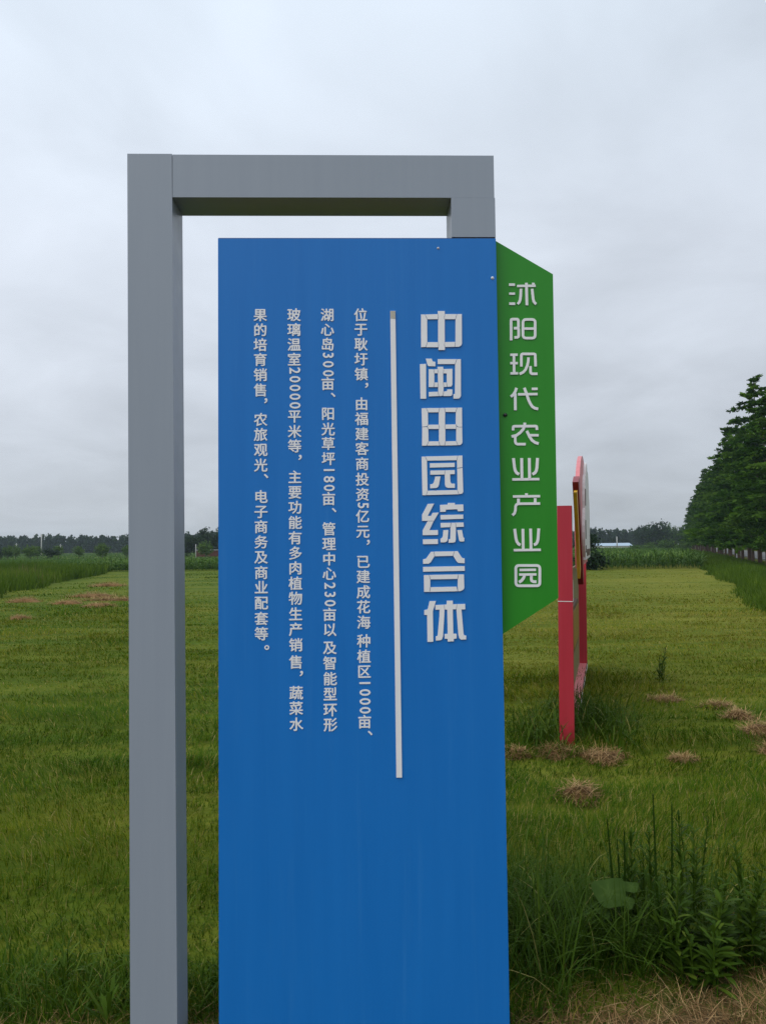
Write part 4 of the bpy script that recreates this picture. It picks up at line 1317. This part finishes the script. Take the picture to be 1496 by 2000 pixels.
def pole(name, label, px, top, Y, r, mat, cap=False, group=None):
    p = at(px, top, Y)
    v, f = tube([(0, 0, -0.2), (0, 0, p.z * 0.5), (0, 0, p.z)], [r * 1.25, r, r * 0.8], 10)
    root = empty(name, (p.x, p.y, 0))
    tag(root, label, 'pole', group)
    from_pydata('shaft', v, f, mat, root, True)
    if cap:
        box('crossarm', -0.45, 0.45, -0.05, 0.05, p.z - 0.5, p.z - 0.4, mat, root)
    return root


pole('utility_pole', 'tall concrete pole before the far wood, left of the grey post', 82, 1043, 200, 0.16, M['concrete'], True)
pole('utility_pole', 'short far pole just above the trees near the left edge', 33, 1061, 260, 0.15, M['concrete'], True)
pole('utility_pole', 'thin far pole right of the flat dark pine', 119, 1063, 240, 0.14, M['concrete'], True)
pole('utility_pole', 'thin pale pole beside the round tree between post and panel', 383, 1063, 122, 0.07, M['concrete'])
pole('utility_pole', 'pale pole rising behind the long low shed', 1204, 1048, 205, 0.15, M['concrete'])
pole('road_post', 'white slim post between the trunks of the redwood row', 1439, 1058, 66, 0.11, M['white'])
pole('road_post', 'small pale post in the far part of the redwood row', 1403, 1076, 105, 0.12, M['white'])

# long pale shed
p = at(1162, 1070, 215)
shed = empty('long_shed', (p.x, 215, 0), 0.0)
tag(shed, 'long low shed with a pale blue roof beyond the right maize field', 'shed')
Lh = 10.2
bm = bmesh.new()
add_box(bm, 0, Lh, 0.2, 5.8, -0.1, 0.95)
bm_obj('wall', bm, M['white'], shed)
bm = bmesh.new()
vs = [bm.verts.new(q) for q in ((-0.3, -0.1, 0.95), (Lh + 0.3, -0.1, 0.95), (Lh + 0.3, 3, 1.75), (-0.3, 3, 1.75), (-0.3, 6.1, 0.95), (Lh + 0.3, 6.1, 0.95))]
for q in ((0, 1, 2, 3), (3, 2, 5, 4), (1, 5, 2), (0, 3, 4), (0, 4, 5, 1)):
    bm.faces.new([vs[i] for i in q])
bm_obj('roof', bm, M['roofblue'], shed)

# brick hut seen between post and panel
p = at(408, 1080, 138)
hut = empty('brick_hut', (p.x, 138, 0), 0.1)
tag(hut, 'low red brick hut behind the round tree between post and panel', 'hut')
bm = bmesh.new()
add_box(bm, -2.2, 2.2, 0, 2.5, -0.1, 1.15)
bm_obj('wall', bm, M['brick'], hut)
box('roof', -2.35, 2.35, -0.15, 2.65, 1.152, 1.25, M['concrete'], hut)
box('door', -0.4, 0.3, -0.03, -0.002, 0.0, 1.05, M['brown'], hut)

# road beyond the row of redwoods, with a kerb
def strip(name, a, b, y0, y1, z0, z1, mat):
    V = [(5.9 + a + 0.372 * y, y, z) for y in (y0, y1) for z in (z1,)] + [(5.9 + b + 0.372 * y, y, z1) for y in (y1, y0)]
    n = len(V)
    V += [(x_, y_, z0) for x_, y_, _ in V]
    F = [(3, 2, 1, 0)[::-1] if False else (0, 3, 2, 1), (0, 1, 5, 4), (1, 2, 6, 5), (2, 3, 7, 6), (3, 0, 4, 7)]
    return from_pydata(name, V, F, mat)


tag(strip('road', 2.2, 8.6, -20, 420, -0.1, 0.03, M['asphalt']), kind='structure')
tag(strip('kerb', 2.0, 2.2, -20, 420, -0.1, 0.15, M['concrete']), kind='structure')
# dense hedge on the far side of the road
parts = []
for yy in np.arange(20, 300, 1.6):
    V, F, T = crown_cloud(14, 9, 1.0, 1.0, 0.9, 1.15, 0.25, 0.22 + 0.0006 * yy, int(yy * 10), 'round', 0.45)
    parts.append((V + np.array([5.9 + 10.6 + 0.372 * yy + random.uniform(-.3, .3), yy, 0]), F, T))
V, F, T = merge(parts)
hd = link('roadside_hedge', np_mesh('roadside_hedge', V, F, np.clip(T, 0, 1)), M['roundtree'])
tag(hd, 'dense green hedge along the far side of the road behind the redwoods', 'hedge')

# ------------------------------------------------------------------ haze
HAZE = 0.0003
if HAZE:
    hz = box('haze', -620, 620, -130, 760, -1.2, 16.0, None)
    hm = bpy.data.materials.new('haze')
    hm.use_nodes = True
    hn = hm.node_tree.nodes
    hn.clear()
    ho = hn.new('ShaderNodeOutputMaterial')
    hv = hn.new('ShaderNodeVolumePrincipled')
    hv.inputs['Color'].default_value = (0.72, 0.84, 1.0, 1)
    hv.inputs['Density'].default_value = HAZE
    hv.inputs['Anisotropy'].default_value = 0.0
    hm.node_tree.links.new(hv.outputs[0], ho.inputs['Volume'])
    hz.data.materials.append(hm)
    tag(hz, kind='stuff')
